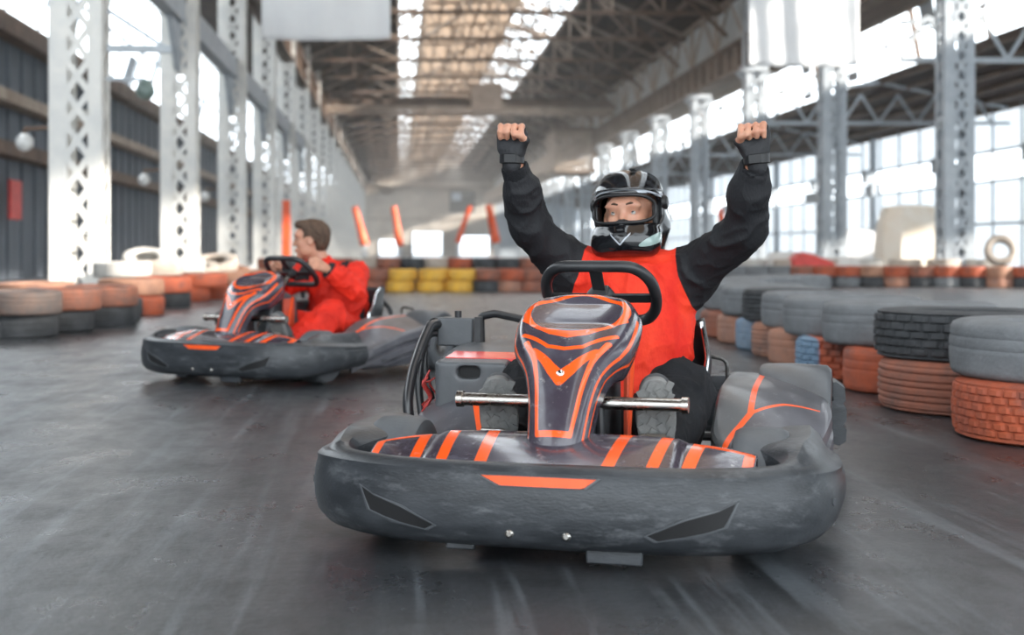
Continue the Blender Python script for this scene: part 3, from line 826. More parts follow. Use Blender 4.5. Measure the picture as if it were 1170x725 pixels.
def make_driver():
    p_el, p_er = (-.225, .372, .800), (-.235, -.312, .812)
    p_wl, p_wr = (-.115, .415, 1.018), (-.115, -.340, 1.033)
    shl, shr = (-.372, .180, .655), (-.365, -.185, .662)
    hip = .10
    B = SDF((-.62, -.50, .02), (.56, .56, 1.19), .0052)
    hl = frame_from((.02, -.10, 1), (1, -.05, 0)); hr = frame_from((.02, .02, 1), (1, .10, 0))
    G = SDF((-.25, -.45, .90), (.06, .52, 1.19), .0040)
    def trunk(S, g):
        S.ell((-.27, 0, .20), (.115+g, .165+g, .105+g), rotm(0, .25), .03)
        S.cap((-.28, 0, .24), (-.335, 0, .45), .125+g, .120+g, .04, flat=(1.0, .84, 1))
        S.cap((-.335, 0, .43), (-.375, 0, .60), .125+g, .120+g, .05, flat=(1.05, .74, 1))
        for sg, sh in ((1, shl), (-1, shr)): S.cap((-.38, sg*.05, .630), sh, .080+g, .068+g, .05)
    def arms(S, g, full=True):
        for sh, el, wr, sg in ((shl, p_el, p_wl, 1), (shr, p_er, p_wr, -1)):
            S.cap(sh, el, .062+g, .043+g, .03)
            m = tuple(np.array(el)*.5+np.array(wr)*.5)
            S.cap(el, m, .043+g, .040+g, .025); S.cap(m, wr, .040+g, .028+g*.45, .02)
    def legs(S, g):
        for sg in (-1, 1):
            kn = (.105, sg*.215, .325); an = (.405, sg*(.195 if sg > 0 else .225), .215)
            S.cap((-.24, sg*.105, .185), kn, .085+g, .062+g*1.2, .04)
            m = tuple(np.array(kn)*.6+np.array(an)*.4+np.array((0, 0, -.01)))
            S.cap(kn, m, .060+g*1.2, .055+g*1.1, .03); S.cap(m, an, .055+g*1.1, .038+g, .03)
    trunk(B, 0); arms(B, 0); legs(B, 0)
    hc, hR = (-.375, -.012, .838), rotm(-.06, .10, .05)
    B.cap((-.385, 0, .66), place(hc, hR, (-.02, 0, -.06)), .062, .056, .03)
    head_sdf(B, hc, hR, 1.0)
    hand_sdf(B, G, p_wl, hl, -1); hand_sdf(B, G, p_wr, hr, 1)
    V, Q = B.mesh()
    person = fast_mesh('person', V, Q, Mt['skin'], smooth_iter=2)
    eyes(person, hc, hR, 1.0, (1, 0, .25))
    for sy in (-1, 1):                      # eyebrows
        mb = MB(); mb.tube([place(hc, hR, (x, sy*y, z)) for x, y, z in ((.1015, .013, .037), (.1000, .028, .0415), (.089, .047, .038))], [.0034, .0044, .0024], 8)
        mb.build('eyebrow', Mt['hair'], person)
    # gloves with wrist straps
    for w, R in ((p_wl, hl), (p_wr, hr)): G.cap(place(w, R, (0, 0, -.028)), place(w, R, (0, 0, .02)), .030, .030, .01)
    V, Q = G.mesh()
    for sg, w, R in ((1, p_wl, hl), (-1, p_wr, hr)):
        m = (V[:, 1] > .03) if sg > 0 else (V[:, 1] < .03); idx = np.cumsum(m)-1; q = Q[m[Q].all(1)]
        g = fast_mesh('glove', V[m], idx[q], Mt['glove'], person, smooth_iter=1)
        mb = MB(); mb.lathe([(.034, -.022), (.0375, -.020), (.0375, .006), (.034, .008)], 28)
        v_ = [place(w, R, (a, b*1.05, c)) for a, b, c in mb.v]
        mb2 = MB(); mb2.add(v_, mb.f); mb2.box(place(w, R, (.036, 0, -.007)), (.008, .036, .024), 0, R)
        mb2.build('wrist_strap', Mt['helmet_trim'], g)
    # jacket and trousers
    J = SDF((-.64, -.50, .20), (.10, .56, 1.02), .0068)
    trunk(J, .022); arms(J, .019)
    for S_ in (J,):
        S_.box((-.3, 0, .10), (.4, .4, .155), .01, k=.02, op='sub')
    J.cap((-.38, 0, .61), (-.378, 0, .712), .080, .074, .02)
    J.cap((-.378, 0, .685), (-.372, 0, .80), .060, .062, .0, op='sub')
    for w, R in ((p_wl, hl), (p_wr, hr)): J.cap(place(w, R, (0, 0, -.02)), place(w, R, (0, 0, .10)), .040, .045, .004, op='sub')
    V, Q = J.mesh()
    def black(V):
        out = np.full(len(V), -1.0)
        for sh, sg in ((shl, 1), (shr, -1)):
            # raglan seam: plane from the neck to the armpit
            y = V[:, 1]*sg; z = V[:, 2]
            seam = np.interp(z, [.44, .50, .56, .66, .74], [.240, .225, .200, .160, .145])
            out = np.maximum(out, np.where(z > .42, y-seam, -.05))
        side = np.abs(V[:, 1])-.250
        return np.where(V[:, 2] < .44, np.maximum(out, np.minimum(side, -.01)), out)
    jk = fast_mesh('racing_jacket', V, Q, Mt['suit1'], person, attrs={'black': black}, smooth_iter=2, rough=wrinkle(.0085, 4.7))
    T = SDF((-.45, -.36, .04), (.52, .36, .48), .0068)
    T.ell((-.27, 0, .20), (.14, .185, .12), rotm(0, .25), .03); legs(T, .024)
    V, Q = T.mesh(); fast_mesh('trousers', V, Q, Mt['blackfab'], person, smooth_iter=2, rough=wrinkle(.011, 5.1))
    # knitted cuffs, collar cord, studs
    for el, w, R in ((p_el, p_wl, hl), (p_er, p_wr, hr)):
        mb = MB(); d = (np.array(w)-np.array(el)); d /= np.linalg.norm(d); Rc = frame_from(d, (1, 0, 0))
        mb.lathe([(.034, -.080), (.0425, -.074), (.0425, -.040), (.040, -.032), (.033, -.034)], 40)
        v_ = []
        for i, (a, b, c) in enumerate(mb.v):
            k = 1+.03*(i % 2); v_.append(place(w, Rc, (a*k, b*k, c)))
        m2 = MB(); m2.add(v_, mb.f); m2.build('cuff', Mt['blackfab'], jk)
    mb = MB(); mb.tube([(-.30+.03*math.cos(a)*0-.012*abs(a), .075*math.sin(a), .700-.025*math.cos(a)) for a in np.linspace(-1.1, 1.3, 14)], .0045, 8); mb.build('neck_cord', Mt['strap'], jk)
    mb = MB(); mb.tube([(-.262, .0, .60), (-.236, .0, .54), (-.212, .0, .46), (-.196, 0, .38), (-.180, 0, .33)], .006, 6); mb.build('placket', Mt['suit1'], jk)
    for (x, y, z) in ((-.238, .012, .555),):
        mb = MB(); mb.tube([(x, y, z), (x+.008, y, z+.001)], [.008, .006], 12); mb.build('stud', Mt['stud'], jk)
    # shoes on the pedals, soles towards the front
    for sg, an in ((1, (.425, .190, .235)), (-1, (.425, -.225, .228))):
        R = frame_from((-.95, -.22, .25), (.25, 0, .95)); shoe(person, an, None, Matrix((R.col[0], R.col[1], R.col[2])).transposed() if False else R, Mt['sole'], None)
    helmet(person, hc, hR)
    return person

def helmet(person, hc, hR):
    S = SDF((-.19, -.17, -.19), (.20, .17, .22), .0034)     # helmet space: origin at the head centre
    I = Matrix.Identity(3)
    S.ell((-.020, 0, .030), (.148, .126, .140), None, .0, p=2.25)
    S.cap((.045, 0, -.060), (.085, 0, -.085), .098, .070, .03, flat=(1, .95, 1.15))        # chin bar
    S.cap((.06, -.06, -.085), (.06, .06, -.085), .062, .062, .03)
    S.cap((-.06, 0, -.03), (-.075, 0, -.085), .118, .098, .03, flat=(1, .92, 1))
    # cut flat below, hollow inside, eye port
    S.box((0, 0, -.215), (.3, .3, .07), .01, R=rotm(0, .10), k=.015, op='sub')
    S.ell((-.020, 0, .020), (.122, .100, .112), None, .0, op='sub', p=2.2)
    S.cap((-.01, 0, -.02), (.0, 0, -.20), .090, .088, .0, op='sub')
    S.box((.15, 0, .022), (.14, .150, .048), .040, R=rotm(0, -.04), k=.010, op='sub')
    V, Q = S.mesh()
    def silver(V):
        x, y, z = V.T
        th = np.arctan2(y, x+.02)
        d1 = .0030-np.abs(z-(.077+.012*np.cos(th*1.6)))+0*x            # bright line above the port
        d1 = np.where((np.abs(th) < 1.25) & (x > 0), d1, -1)
        d2 = .0035-np.abs(y-.020-.25*(z-.10))
        d2 = np.where((z > .09) & (x > 0), d2, -1)
        q = np.abs(y)                                                    # V on the chin
        d3 = .0035-np.abs((z+.078)-(q-.022)*1.1)
        d3 = np.where((q < .036) & (z < -.05) & (x > .08), d3, -1)
        d3b = np.full(len(x), -1.0)
        n = np.sin(y*70+z*40)*np.sin(z*60-x*35)-.55
        d4 = np.where((y > .03) & (z > .075) & (x > -.10), n*.01, -1)
        return np.maximum.reduce([d1, d2, d3, d3b, d4])
    def mint(V):
        x, y, z = V.T
        a = (x-.05)*1.0
        th = np.arctan2(y, x); t = np.clip((th-.42)/.95, 0, 1); zc = -.105+.050*t; hw = .017*np.sin(np.clip(t, 0, 1)*PI)**.6
        return np.where((th > .42) & (th < 1.37), hw-np.abs(z-zc), -1)
    def grey(V):
        x, y, z = V.T
        n = np.sin(y*45+1)*np.cos(z*38+x*30)-.25
        return np.where((z > .100) & (y > -.02), n*.01, -1)
    mw = Matrix.Translation(Vector(hc)) @ hR.to_4x4() @ Matrix.Scale(.945, 4)
    hm = fast_mesh('helmet', V, Q, Mt['helmet'], person, attrs={'silver': silver, 'mint': mint, 'grey': grey}, smooth_iter=2, mw=mw)
    # rim gasket of the eye port is traced by a dark trim tube
    pts = []
    for i in range(48):
        a = 2*PI*i/48; y = .108*math.copysign(abs(math.cos(a))**.55, math.cos(a)); z = .022+.047*math.copysign(abs(math.sin(a))**.7, math.sin(a))
        xx = .148*max(.0, 1-(abs(y)/.1285)**2.25-((z-.03)/.22)**2)**(1/2.25)-.016
        pts.append((max(xx, .040), y, z))
    mb = MB(); mb.tube(pts, .006, 8, closed=True); mb.build('port_seal', Mt['helmet_trim'], hm, sharp=80)
    # visor lifted over the brow
    P = []
    for th in np.linspace(-1.32, 1.32, 45):
        row = []
        for v_ in np.linspace(0, 1, 14):
            el = .42+.72*v_
            k = 1.0-.25*(abs(th)/1.32)**3*v_
            r = (.166, .140, .158)
            x = -.022+r[0]*math.cos(th)*math.cos(el*k); y = r[1]*math.sin(th)*math.cos(el*k)**.75; z = .024+r[2]*math.sin(el*k)
            row.append((x, y, z))
        P.append(row)
    surf('visor', P, Mt['visor'], hm, thick=.0022, sharp=80)
    for sg in (-1, 1):
        mb = MB(); mb.lathe([(.0, .012), (.018, .011), (.024, .006), (.026, 0), (.026, -.006)][::1], 24, 'y')
        v_ = [(a-.005, sg*(.124+b), c+.055) for a, b, c in mb.v]
        m2 = MB(); m2.add(v_, mb.f if sg > 0 else [q[::-1] for q in mb.f]); m2.build('visor_pivot', Mt['helmet_trim'], hm)
    mb = MB(); mb.lathe([(.0, .156), (.012, .158), (.020, .172), (.012, .180), (0, .181)], 3, 'z'); v_ = []
    mb = MB()
    mb.box((.142, 0, -.068), (.02, .05, .014)); mb.box((.146, 0, -.052), (.012, .022, .010)); mb.build('chin_vent', Mt['helmet_trim'], hm, bevel=.003)
    mb = MB(); mb.bar((.075, .03, .163), (.0, .035, .183), .022, .008); mb.build('crown_vent', Mt['helmet_trim'], hm, bevel=.003)
    mb = MB(); mb.cap_pts = None
    mb.tube([(.118, 0, -.012), (.112, .0, -.030)], [.012, .02], 12); mb.bar((.10, -.035, -.030), (.118, 0, -.020), .008, .02); mb.bar((.10, .035, -.030), (.118, 0, -.020), .008, .02)
    mb.build('nose_guard', Mt['helmet_trim'], hm, bevel=.002)
    for sg in (-1, 1):
        mb = MB(); mb.box((.035, sg*.100, .010), (.07, .012, .07)); mb.build('cheek_pad', Mt['helmet_trim'], hm, bevel=.005)
    mb = MB(); mb.tube(rounded([(.03, -.085, -.10), (.04, -.04, -.150), (.04, .04, -.150), (.03, .085, -.10)]), .006, 6); mb.build('chin_strap', Mt['helmet_trim'], hm)
    return hm

def make_second_driver():
    # wheel rim is at (.18, +-.157, .61); both hands hold it
    shl, shr = (-.290, .135, .600), (-.255, -.205, .600)
    p_el, p_er = (-.080, .275, .500), (-.06, -.285, .49)
    p_wl, p_wr = (.090, .175, .640), (.100, -.175, .625)
    B = SDF((-.50, -.42, .02), (.56, .42, 1.02), .0055)
    hc, hR = (-.190, -.140, .800), rotm(-.95, .0, .0)
    def trunk(S, g):
        S.ell((-.27, 0, .20), (.115+g, .165+g, .105+g), rotm(0, .25), .03)
        S.cap((-.28, 0, .24), (-.30, 0, .42), .122+g, .118+g, .04, flat=(1, .84, 1))
        S.cap((-.30, 0, .40), (-.280, -.04, .53), .122+g, .110+g, .05, flat=(1.05, .76, 1))
        for sg, sh in ((1, shl), (-1, shr)): S.cap((-.27, sg*.05-.04, .565), sh, .075+g, .058+g, .05)
    def arms(S, g):
        for sh, el, wr in ((shl, p_el, p_wl), (shr, p_er, p_wr)):
            S.cap(sh, el, .054+g, .044+g*1.1, .03); m = tuple(np.array(el)*.5+np.array(wr)*.5)
            S.cap(el, m, .044+g*1.1, .038+g, .025); S.cap(m, wr, .038+g, .026+g*.6, .02)
    def legs(S, g):
        for sg in (-1, 1):
            kn = (.075, sg*.215, .345); an = (.405, sg*.20, .215)
            S.cap((-.24, sg*.105, .185), kn, .085+g, .062+g*1.2, .04)
            m = tuple(np.array(kn)*.6+np.array(an)*.4)
            S.cap(kn, m, .060+g*1.2, .055+g*1.1, .03); S.cap(m, an, .055+g*1.1, .038+g, .03)
    trunk(B, 0); arms(B, 0); legs(B, 0)
    B.cap((-.262, -.06, .57), place(hc, hR, (-.03, 0, -.05)), .056, .052, .03)
    head_sdf(B, hc, hR, 1.0)
    for w, sg in ((p_wl, 1), (p_wr, -1)):
        rim = Vector((.185, sg*.153, .622)); z = Vector((.75, -sg*.12, .25)); x = Vector((.1, -sg*.3, -1))
        R = frame_from(z, (.35, -sg*.9, -.25)); hand_sdf(B, None, w, R, 1 if (R.col[1].z > 0) else -1)
    V, Q = B.mesh(); person = fast_mesh('person', V, Q, Mt['skin'], smooth_iter=2)
    eyes(person, hc, hR, 1.0, (1, 0, 0))
    for sy in (-1, 1):
        mb = MB(); mb.tube([place(hc, hR, (x, sy*y, z)) for x, y, z in ((.1015, .013, .037), (.1000, .028, .0415), (.089, .047, .038))], [.0034, .0044, .0024], 8); mb.build('eyebrow', Mt['hair'], person)
    H = SDF((-.14, -.11, -.12), (.14, .11, .17), .004)
    H.ell((-.016, 0, .045), (.106, .084, .094), None, .01); H.ell((-.045, 0, .0), (.068, .074, .085), None, .02); H.ell((.055, 0, .105), (.045, .055, .028), None, .02)
    H.box((.115, 0, -.01), (.065, .2, .095), .03, R=rotm(0, .10), k=.01, op='sub')
    H.ell((.025, .085, -.01), (.032, .03, .045), None, .008, op='sub'); H.ell((.025, -.085, -.01), (.032, .03, .045), None, .008, op='sub')
    H.box((.06, 0, -.06), (.09, .2, .055), .02, k=.01, op='sub')
    V, Q = H.mesh(); fast_mesh('hair', V, Q, Mt['hair'], person, smooth_iter=1, mw=Matrix.Translation(Vector(hc)) @ hR.to_4x4(), rough=wrinkle(.005, 2.2, (45, 45, 25)))
    J = SDF((-.52, -.44, .05), (.54, .44, .80), .0068)
    trunk(J, .022); arms(J, .020); legs(J, .026)
    J.cap((-.262, -.055, .55), (-.235, -.085, .664), .076, .068, .02); J.cap((-.235, -.085, .645), (-.22, -.10, .75), .056, .062, .0, op='sub')
    for w, e in ((p_wl, p_el), (p_wr, p_er)):
        d = np.array(w)-np.array(e); d /= np.linalg.norm(d); J.cap(np.array(w)+d*.0, np.array(w)+d*.1, .045, .05, .003, op='sub')
    V, Q = J.mesh()
    def black(V):
        out = np.full(len(V), -1.0)
        a, b = (-.36, .115, .70), (-.20, .145, .66)
        y, z, x = V[:, 1], V[:, 2], V[:, 0]
        band = .034-np.abs(np.abs(y+.035)-.130); out = np.where((z > .55), band, out)                    # shoulder straps
        for e, w in ((p_el, p_wl), (p_er, p_wr)):
            d, t = seg_d(V, e, w); out = np.maximum(out, np.where(d < .08, (t-.84)*.2, -1))                  # black cuffs
            e2 = np.array(e)+(-.02, 0, -.10); sd, t2 = seg_d(V, (-.30, math.copysign(.15, e[1]), .50), (-.28, math.copysign(.18, e[1]), .22))
            out = np.maximum(out, .030-sd)
        return out
    jk = fast_mesh('racing_suit', V, Q, Mt['suit2'], person, attrs={'black': black}, smooth_iter=2, rough=wrinkle(.014, 8.3))
    for sg in (1, -1):
        R = frame_from((-.86, 0, .42), (.42, sg*.02, .86)); shoe(person, (.425, sg*.200, .232), None, R, Mt['sole'], None)
    return person
# ------------------------------------------------------------ the hall (x across, y along, camera at the origin looking roughly down +y)
XL, XR, XO, XW = -4.60, 13.1, 25.0, -10.2      # left columns, right columns, outer right wall, outer left wall
YE = 182.0
def flatmat(*a, **k): return mat(*a, **k)
Mt['floor'] = None
def floor_mat():
    m = bpy.data.materials.new('worn dark concrete'); t = nt(m); N, L = t.nodes, t.links; b = N['Principled BSDF']
    tc = N.new('ShaderNodeTexCoord')
    def noise_(sc, st, det=8, r=.65, rot=0):
        mp = N.new('ShaderNodeMapping'); mp.inputs['Scale'].default_value = st; mp.inputs['Rotation'].default_value = (0, 0, rot)
        n = N.new('ShaderNodeTexNoise'); n.inputs['Scale'].default_value = sc; n.inputs['Detail'].default_value = det; n.inputs['Roughness'].default_value = r
        L.new(tc.outputs['Object'], mp.inputs['Vector']); L.new(mp.outputs[0], n.inputs['Vector']); return n
    def mr(o, a, b_, c=0, d=1):
        g = N.new('ShaderNodeMapRange'); g.inputs['From Min'].default_value = a; g.inputs['From Max'].default_value = b_; g.inputs['To Min'].default_value = c; g.inputs['To Max'].default_value = d
        L.new(o, g.inputs['Value']); return g
    def mix(fac, a, b_, mode='MIX'):
        x = N.new('ShaderNodeMix'); x.data_type = 'RGBA'; x.blend_type = mode
        L.new(fac, x.inputs[0])
        for k, v in ((6, a), (7, b_)):
            if isinstance(v, tuple): x.inputs[k].default_value = C4(v)
            else: L.new(v, x.inputs[k])
        return x.outputs[2]
    big = noise_(.55, (1, .7, 1)); mid = noise_(3.2, (1, .6, 1), 10, .7); fine = noise_(45, (1, 1, 1), 6, .7)
    streak = noise_(2.0, (3.2, .22, 1), 7, .62, rot=.30); st2 = noise_(3.0, (3.4, .16, 1), 8, .66, rot=.20); st3 = noise_(2.2, (.3, 2.4, 1), 6, .6, rot=.4)
    c = mix(mr(big.outputs['Fac'], .35, .7).outputs[0], (.022, .025, .029), (.052, .057, .064))
    c = mix(mr(mid.outputs['Fac'], .50, .66).outputs[0], c, (.016, .018, .021))
    c = mix(mr(streak.outputs['Fac'], .52, .66, 0, .85).outputs[0], c, (.013, .015, .017))
    c = mix(mr(st2.outputs['Fac'], .52, .66, 0, .65).outputs[0], c, (.13, .148, .165))
    c = mix(mr(st3.outputs['Fac'], .56, .72, 0, .4).outputs[0], c, (.012, .014, .017))
    c = mix(mr(fine.outputs['Fac'], .56, .72, 0, .45).outputs[0], c, (.15, .155, .16))
    rust = noise_(1.1, (1, 1, 1), 8, .7)
    c = mix(mr(rust.outputs['Fac'], .66, .76, 0, .25).outputs[0], c, (.13, .085, .06))
    sp = N.new('ShaderNodeSeparateXYZ'); L.new(tc.outputs['Object'], sp.inputs[0])      # bright reflection deeper in the hall, painted as a paler floor colour
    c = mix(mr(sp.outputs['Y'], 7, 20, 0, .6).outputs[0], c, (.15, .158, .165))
    L.new(c, b.inputs['Base Color'])
    r = mr(mid.outputs['Fac'], .3, .7, .20, .46); L.new(r.outputs[0], b.inputs['Roughness'])
    b.inputs['Specular IOR Level'].default_value = .75
    bp = N.new('ShaderNodeBump'); bp.inputs['Strength'].default_value = .35; bp.inputs['Distance'].default_value = .006
    L.new(fine.outputs['Fac'], bp.inputs['Height'])
    bp2 = N.new('ShaderNodeBump'); bp2.inputs['Strength'].default_value = .10; bp2.inputs['Distance'].default_value = .03
    L.new(mid.outputs['Fac'], bp2.inputs['Height']); L.new(bp.outputs[0], bp2.inputs['Normal']); L.new(bp2.outputs[0], b.inputs['Normal'])
    return m
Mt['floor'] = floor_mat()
Mt['white_steel'] = mat('flaking white painted steel', (.82, .80, .75), .5, col2=(.68, .68, .66), scale=2.2, wear=((.34, .20, .12), -.05, 5), bump=.2, bscale=12)
Mt['blue_steel'] = mat('pale blue grey painted steel', (.36, .40, .44), .5, col2=(.50, .54, .57), scale=2, wear=((.30, .22, .17), -.05, 5))
Mt['rust_beam'] = mat('rusty brown girder', (.20, .135, .095), .7, col2=(.10, .065, .048), scale=1.5, wear=((.36, .33, .29), .2, 3))
Mt['truss'] = mat('dusty cream truss steel', (.42, .34, .27), .7, col2=(.28, .21, .16), scale=1.5)
Mt['roof_brown'] = mat('brown boarded roof', (.075, .040, .026), .8, col2=(.03, .018, .013), scale=.8, stretch=(3, .5, 3))
Mt['roof_cream'] = mat('pale boarded roof', (.36, .26, .19), .8, col2=(.20, .14, .10), scale=.8, stretch=(3, .5, 3))
Mt['panel'] = mat('pale grey wall panel', (.44, .48, .51), .6, col2=(.55, .58, .60), scale=.6)
Mt['upper_panel'] = mat('pale blotchy plaster panel', (.50, .52, .52), .7, col2=(.36, .35, .33), scale=.8)
Mt['dark_wall'] = mat('dark blue grey sheeting', (.085, .105, .13), .6, col2=(.17, .19, .22), scale=1.2, stretch=(1, 3, .4))
Mt['plaster'] = mat('stained cream plaster', (.62, .55, .47), .8, col2=(.42, .36, .30), scale=.25, contrast=(.4, .6))
Mt['cloth'] = mat('off-white banner cloth', (.80, .81, .815), .75, col2=(.75, .76, .77), scale=1.5, sheen=.1)
Mt['orange_pad'] = mat('orange vinyl pad', (.95, .13, .02), .45, col2=(.80, .09, .015), scale=1)
Mt['globe'] = mat('milky lamp glass', (.80, .80, .78), .2, rvar=0, coat=.4)
Mt['tarp'] = mat('cream tarpaulin', (.93, .86, .76), .65, col2=(.86, .74, .60), scale=1.6, bump=.5, bscale=3)
Mt['sheet'] = mat('pale plastic sheet', (.70, .68, .65), .6, col2=(.58, .55, .52), scale=2, bump=.4, bscale=5)
Mt['red_block'] = mat('faded red plastic', (.72, .06, .05), .4, col2=(.55, .05, .04))
Mt['frost'] = mat('bluish glass', (.42, .52, .62), .1, col2=(.55, .63, .70), scale=.7)

def translucent(m, col, fac):
    t = m.node_tree; N, L = t.nodes, t.links; out = N['Material Output']; b = N['Principled BSDF']
    tr_ = N.new('ShaderNodeBsdfTranslucent'); tr_.inputs[0].default_value = C4(col); mx = N.new('ShaderNodeMixShader'); mx.inputs[0].default_value = fac
    L.new(b.outputs[0], mx.inputs[1]); L.new(tr_.outputs[0], mx.inputs[2]); L.new(mx.outputs[0], out.inputs['Surface'])
translucent(Mt['panel'], (.50, .57, .64), .33); translucent(Mt['roof_cream'], (.55, .38, .26), .35); translucent(Mt['upper_panel'], (.6, .62, .62), .3); translucent(Mt['cloth'], (.85, .86, .86), .15)

def wallbox(name, c, d, m, bevel=0):
    mb = MB(); mb.box(c, d); o = mb.build(name, m, bevel=bevel); tag(o, kind='structure'); return o
# floor
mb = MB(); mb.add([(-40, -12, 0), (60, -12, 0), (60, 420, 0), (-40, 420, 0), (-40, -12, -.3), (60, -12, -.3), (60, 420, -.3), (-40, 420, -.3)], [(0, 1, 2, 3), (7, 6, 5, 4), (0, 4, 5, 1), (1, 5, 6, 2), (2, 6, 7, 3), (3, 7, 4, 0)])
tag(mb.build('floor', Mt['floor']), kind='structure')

Y0 = -10.0
def slope(name, a, b, y0, y1, m, th=.12, ribs=0, ribm=None):
    """roof strip between (x,z) a and b, running along the hall"""
    mb = MB(); (xa, za), (xb, zb) = a, b
    mb.add([(xa, y0, za), (xb, y0, zb), (xb, y1, zb), (xa, y1, za), (xa, y0, za+th), (xb, y0, zb+th), (xb, y1, zb+th), (xa, y1, za+th)],
           [(0, 3, 2, 1), (4, 5, 6, 7), (0, 1, 5, 4), (1, 2, 6, 5), (2, 3, 7, 6), (3, 0, 4, 7)], 0)
    if ribs:
        n = ribs
        for i in range(n+1):
            t = i/n; x, z = xa+(xb-xa)*t, za+(zb-za)*t
            mb.bar((x, y0, z-.1), (x, y1, z-.1), .10, .18, 1 if ribm else 0)
    o = mb.build(name, [m]+([ribm] if ribm else []), sharp=20); tag(o, kind='structure'); return o
slope('ceiling_left', (XL, 10.4), (-.05, 12.5), Y0, YE, Mt['roof_brown'], ribs=4, ribm=Mt['rust_beam'])
mb = MB(); mb.add([(1.25, Y0, 13.3), (6.1, Y0, 13.5), (6.1, YE, 13.5), (1.25, YE, 13.3)], [(0, 1, 2, 3)], 0)
for i in range(6): mb.bar((1.25+.97*i, Y0, 13.22+.04*i), (1.25+.97*i, YE, 13.22+.04*i), .10, .18, 1)
tag(mb.build('ceiling_center', [Mt['roof_cream'], Mt['truss']]), kind='structure')
slope('ceiling_right', (8.6, 12.7), (XR, 10.7), Y0, YE, Mt['roof_brown'], ribs=4, ribm=Mt['rust_beam'])
# glazed strips: bars every metre, a broken lattice of panes
def skylight(name, a, b, y0, y1, step, nx, seed, bm, broken=.25, sag=0):
    random.seed(seed); (xa, za), (xb, zb) = a, b; mb = MB()
    P = lambda u, y: (xa+(xb-xa)*u, y, za+(zb-za)*u)
    for i in range(nx+1): mb.bar(P(i/nx, y0), P(i/nx, y1), .07, .10)
    y = y0; k = 0
    while y < y1:
        w = .16 if k % 4 == 0 else .07
        mb.bar(P(0, y), P(1, y), w, w, up=(0, 1, 0)); y += step; k += 1
    o = mb.build(name, bm); tag(o, kind='structure')
    m2 = MB(); y = y0
    while y < y1-step:
        for i in range(nx):
            if random.random() < broken*.5:
                u0, u1 = (i+random.random()*.3)/nx, (i+.4+random.random()*.6)/nx
                q = y+random.random()*step*.5
                m2.add([P(u0, q), P(u1, q), P(u1, q+step*.45), P(u0, q+step*.45)], [(0, 1, 2, 3)])
        y += step
    if m2.v: m2.build('pane', Mt['frost'], o)
    return o
skylight('window_1', (-.05, 12.5), (1.25, 13.3), Y0, YE-1, 2.2, 2, 3, Mt['truss'])
skylight('window_2', (6.1, 13.5), (8.6, 12.7), Y0, YE-1, 1.5, 4, 5, Mt['rust_beam'], .6)
# upper wall over the right colonnade + both crane girders
def girder(name, x, z0, z1, side, y0, m, lab):
    mb = MB(); mb.box((x, (y0+YE)/2, (z0+z1)/2), (.10, YE-y0, z1-z0)); mb.box((x, (y0+YE)/2, z0+.05), (.5, YE-y0, .1)); mb.box((x, (y0+YE)/2, z1-.05), (.5, YE-y0, .1))
    y = y0
    while y < YE: mb.box((x+side*.13, y, (z0+z1)/2), (.18, .06, z1-z0-.2)); y += 1.47
    o = mb.build(name, m); tag(o, lab, 'girder'); return o
girder('crane_girder', XR-.1, 7.6, 8.75, -1, Y0, Mt['rust_beam'], 'long brown riveted girder carried by the right row of columns')
girder('crane_girder', XL+.1, 8.5, 9.6, 1, Y0, Mt['rust_beam'], 'long dark brown girder carried by the left row of columns')
wallbox('wall_upper_right', (XR+.25, (Y0+YE)/2, 9.75), (.12, YE-Y0, 2.0), Mt['upper_panel'])
wallbox('wall_upper_left', (XL-.25, (Y0+YE)/2, 10.0), (.12, YE-Y0, .9), Mt['rust_beam'])
mb = MB(); y = 31.0
while y < 150:
    mb.bar((XR-.1, y, 8.8), (XR-.1, y+2.2, 10.6), .09, .09); mb.bar((XR-.1, y+2.2, 10.6), (XR-.1, y+4.4, 8.8), .09, .09); mb.bar((XR-.1, y, 8.8), (XR-.1, y, 10.6), .12, .12)
    y += 4.4
mb.bar((XR-.1, 31, 10.65), (XR-.1, 150, 10.65), .14, .14)
tag(mb.build('lattice_girder', Mt['truss']), 'cream zigzag lattice above the right crane girder', 'girder')
# knee braces from the right wall up to the roof (each a thing)
kb = None
for i in range(14):
    y = 33.2+8.8*i
    if kb is None:
        kb = empty('knee_brace', (XR-.2, y, 9.2)); m1 = MB(); m1.bar((0, 0, 0), (-2.6, 0, 2.35), .14); m1.build('strut', Mt['rust_beam'], kb); m1 = MB(); m1.bar((0, 0, .9), (-1.3, 0, 2.0), .10); m1.build('stay', Mt['rust_beam'], kb); o = kb
    else: o = copy_tree(kb); o.location = (XR-.2, y, 9.2)
    tag(o, 'rusty diagonal brace between right girder and roof slope', 'brace', 'knee braces under the right roof slope')

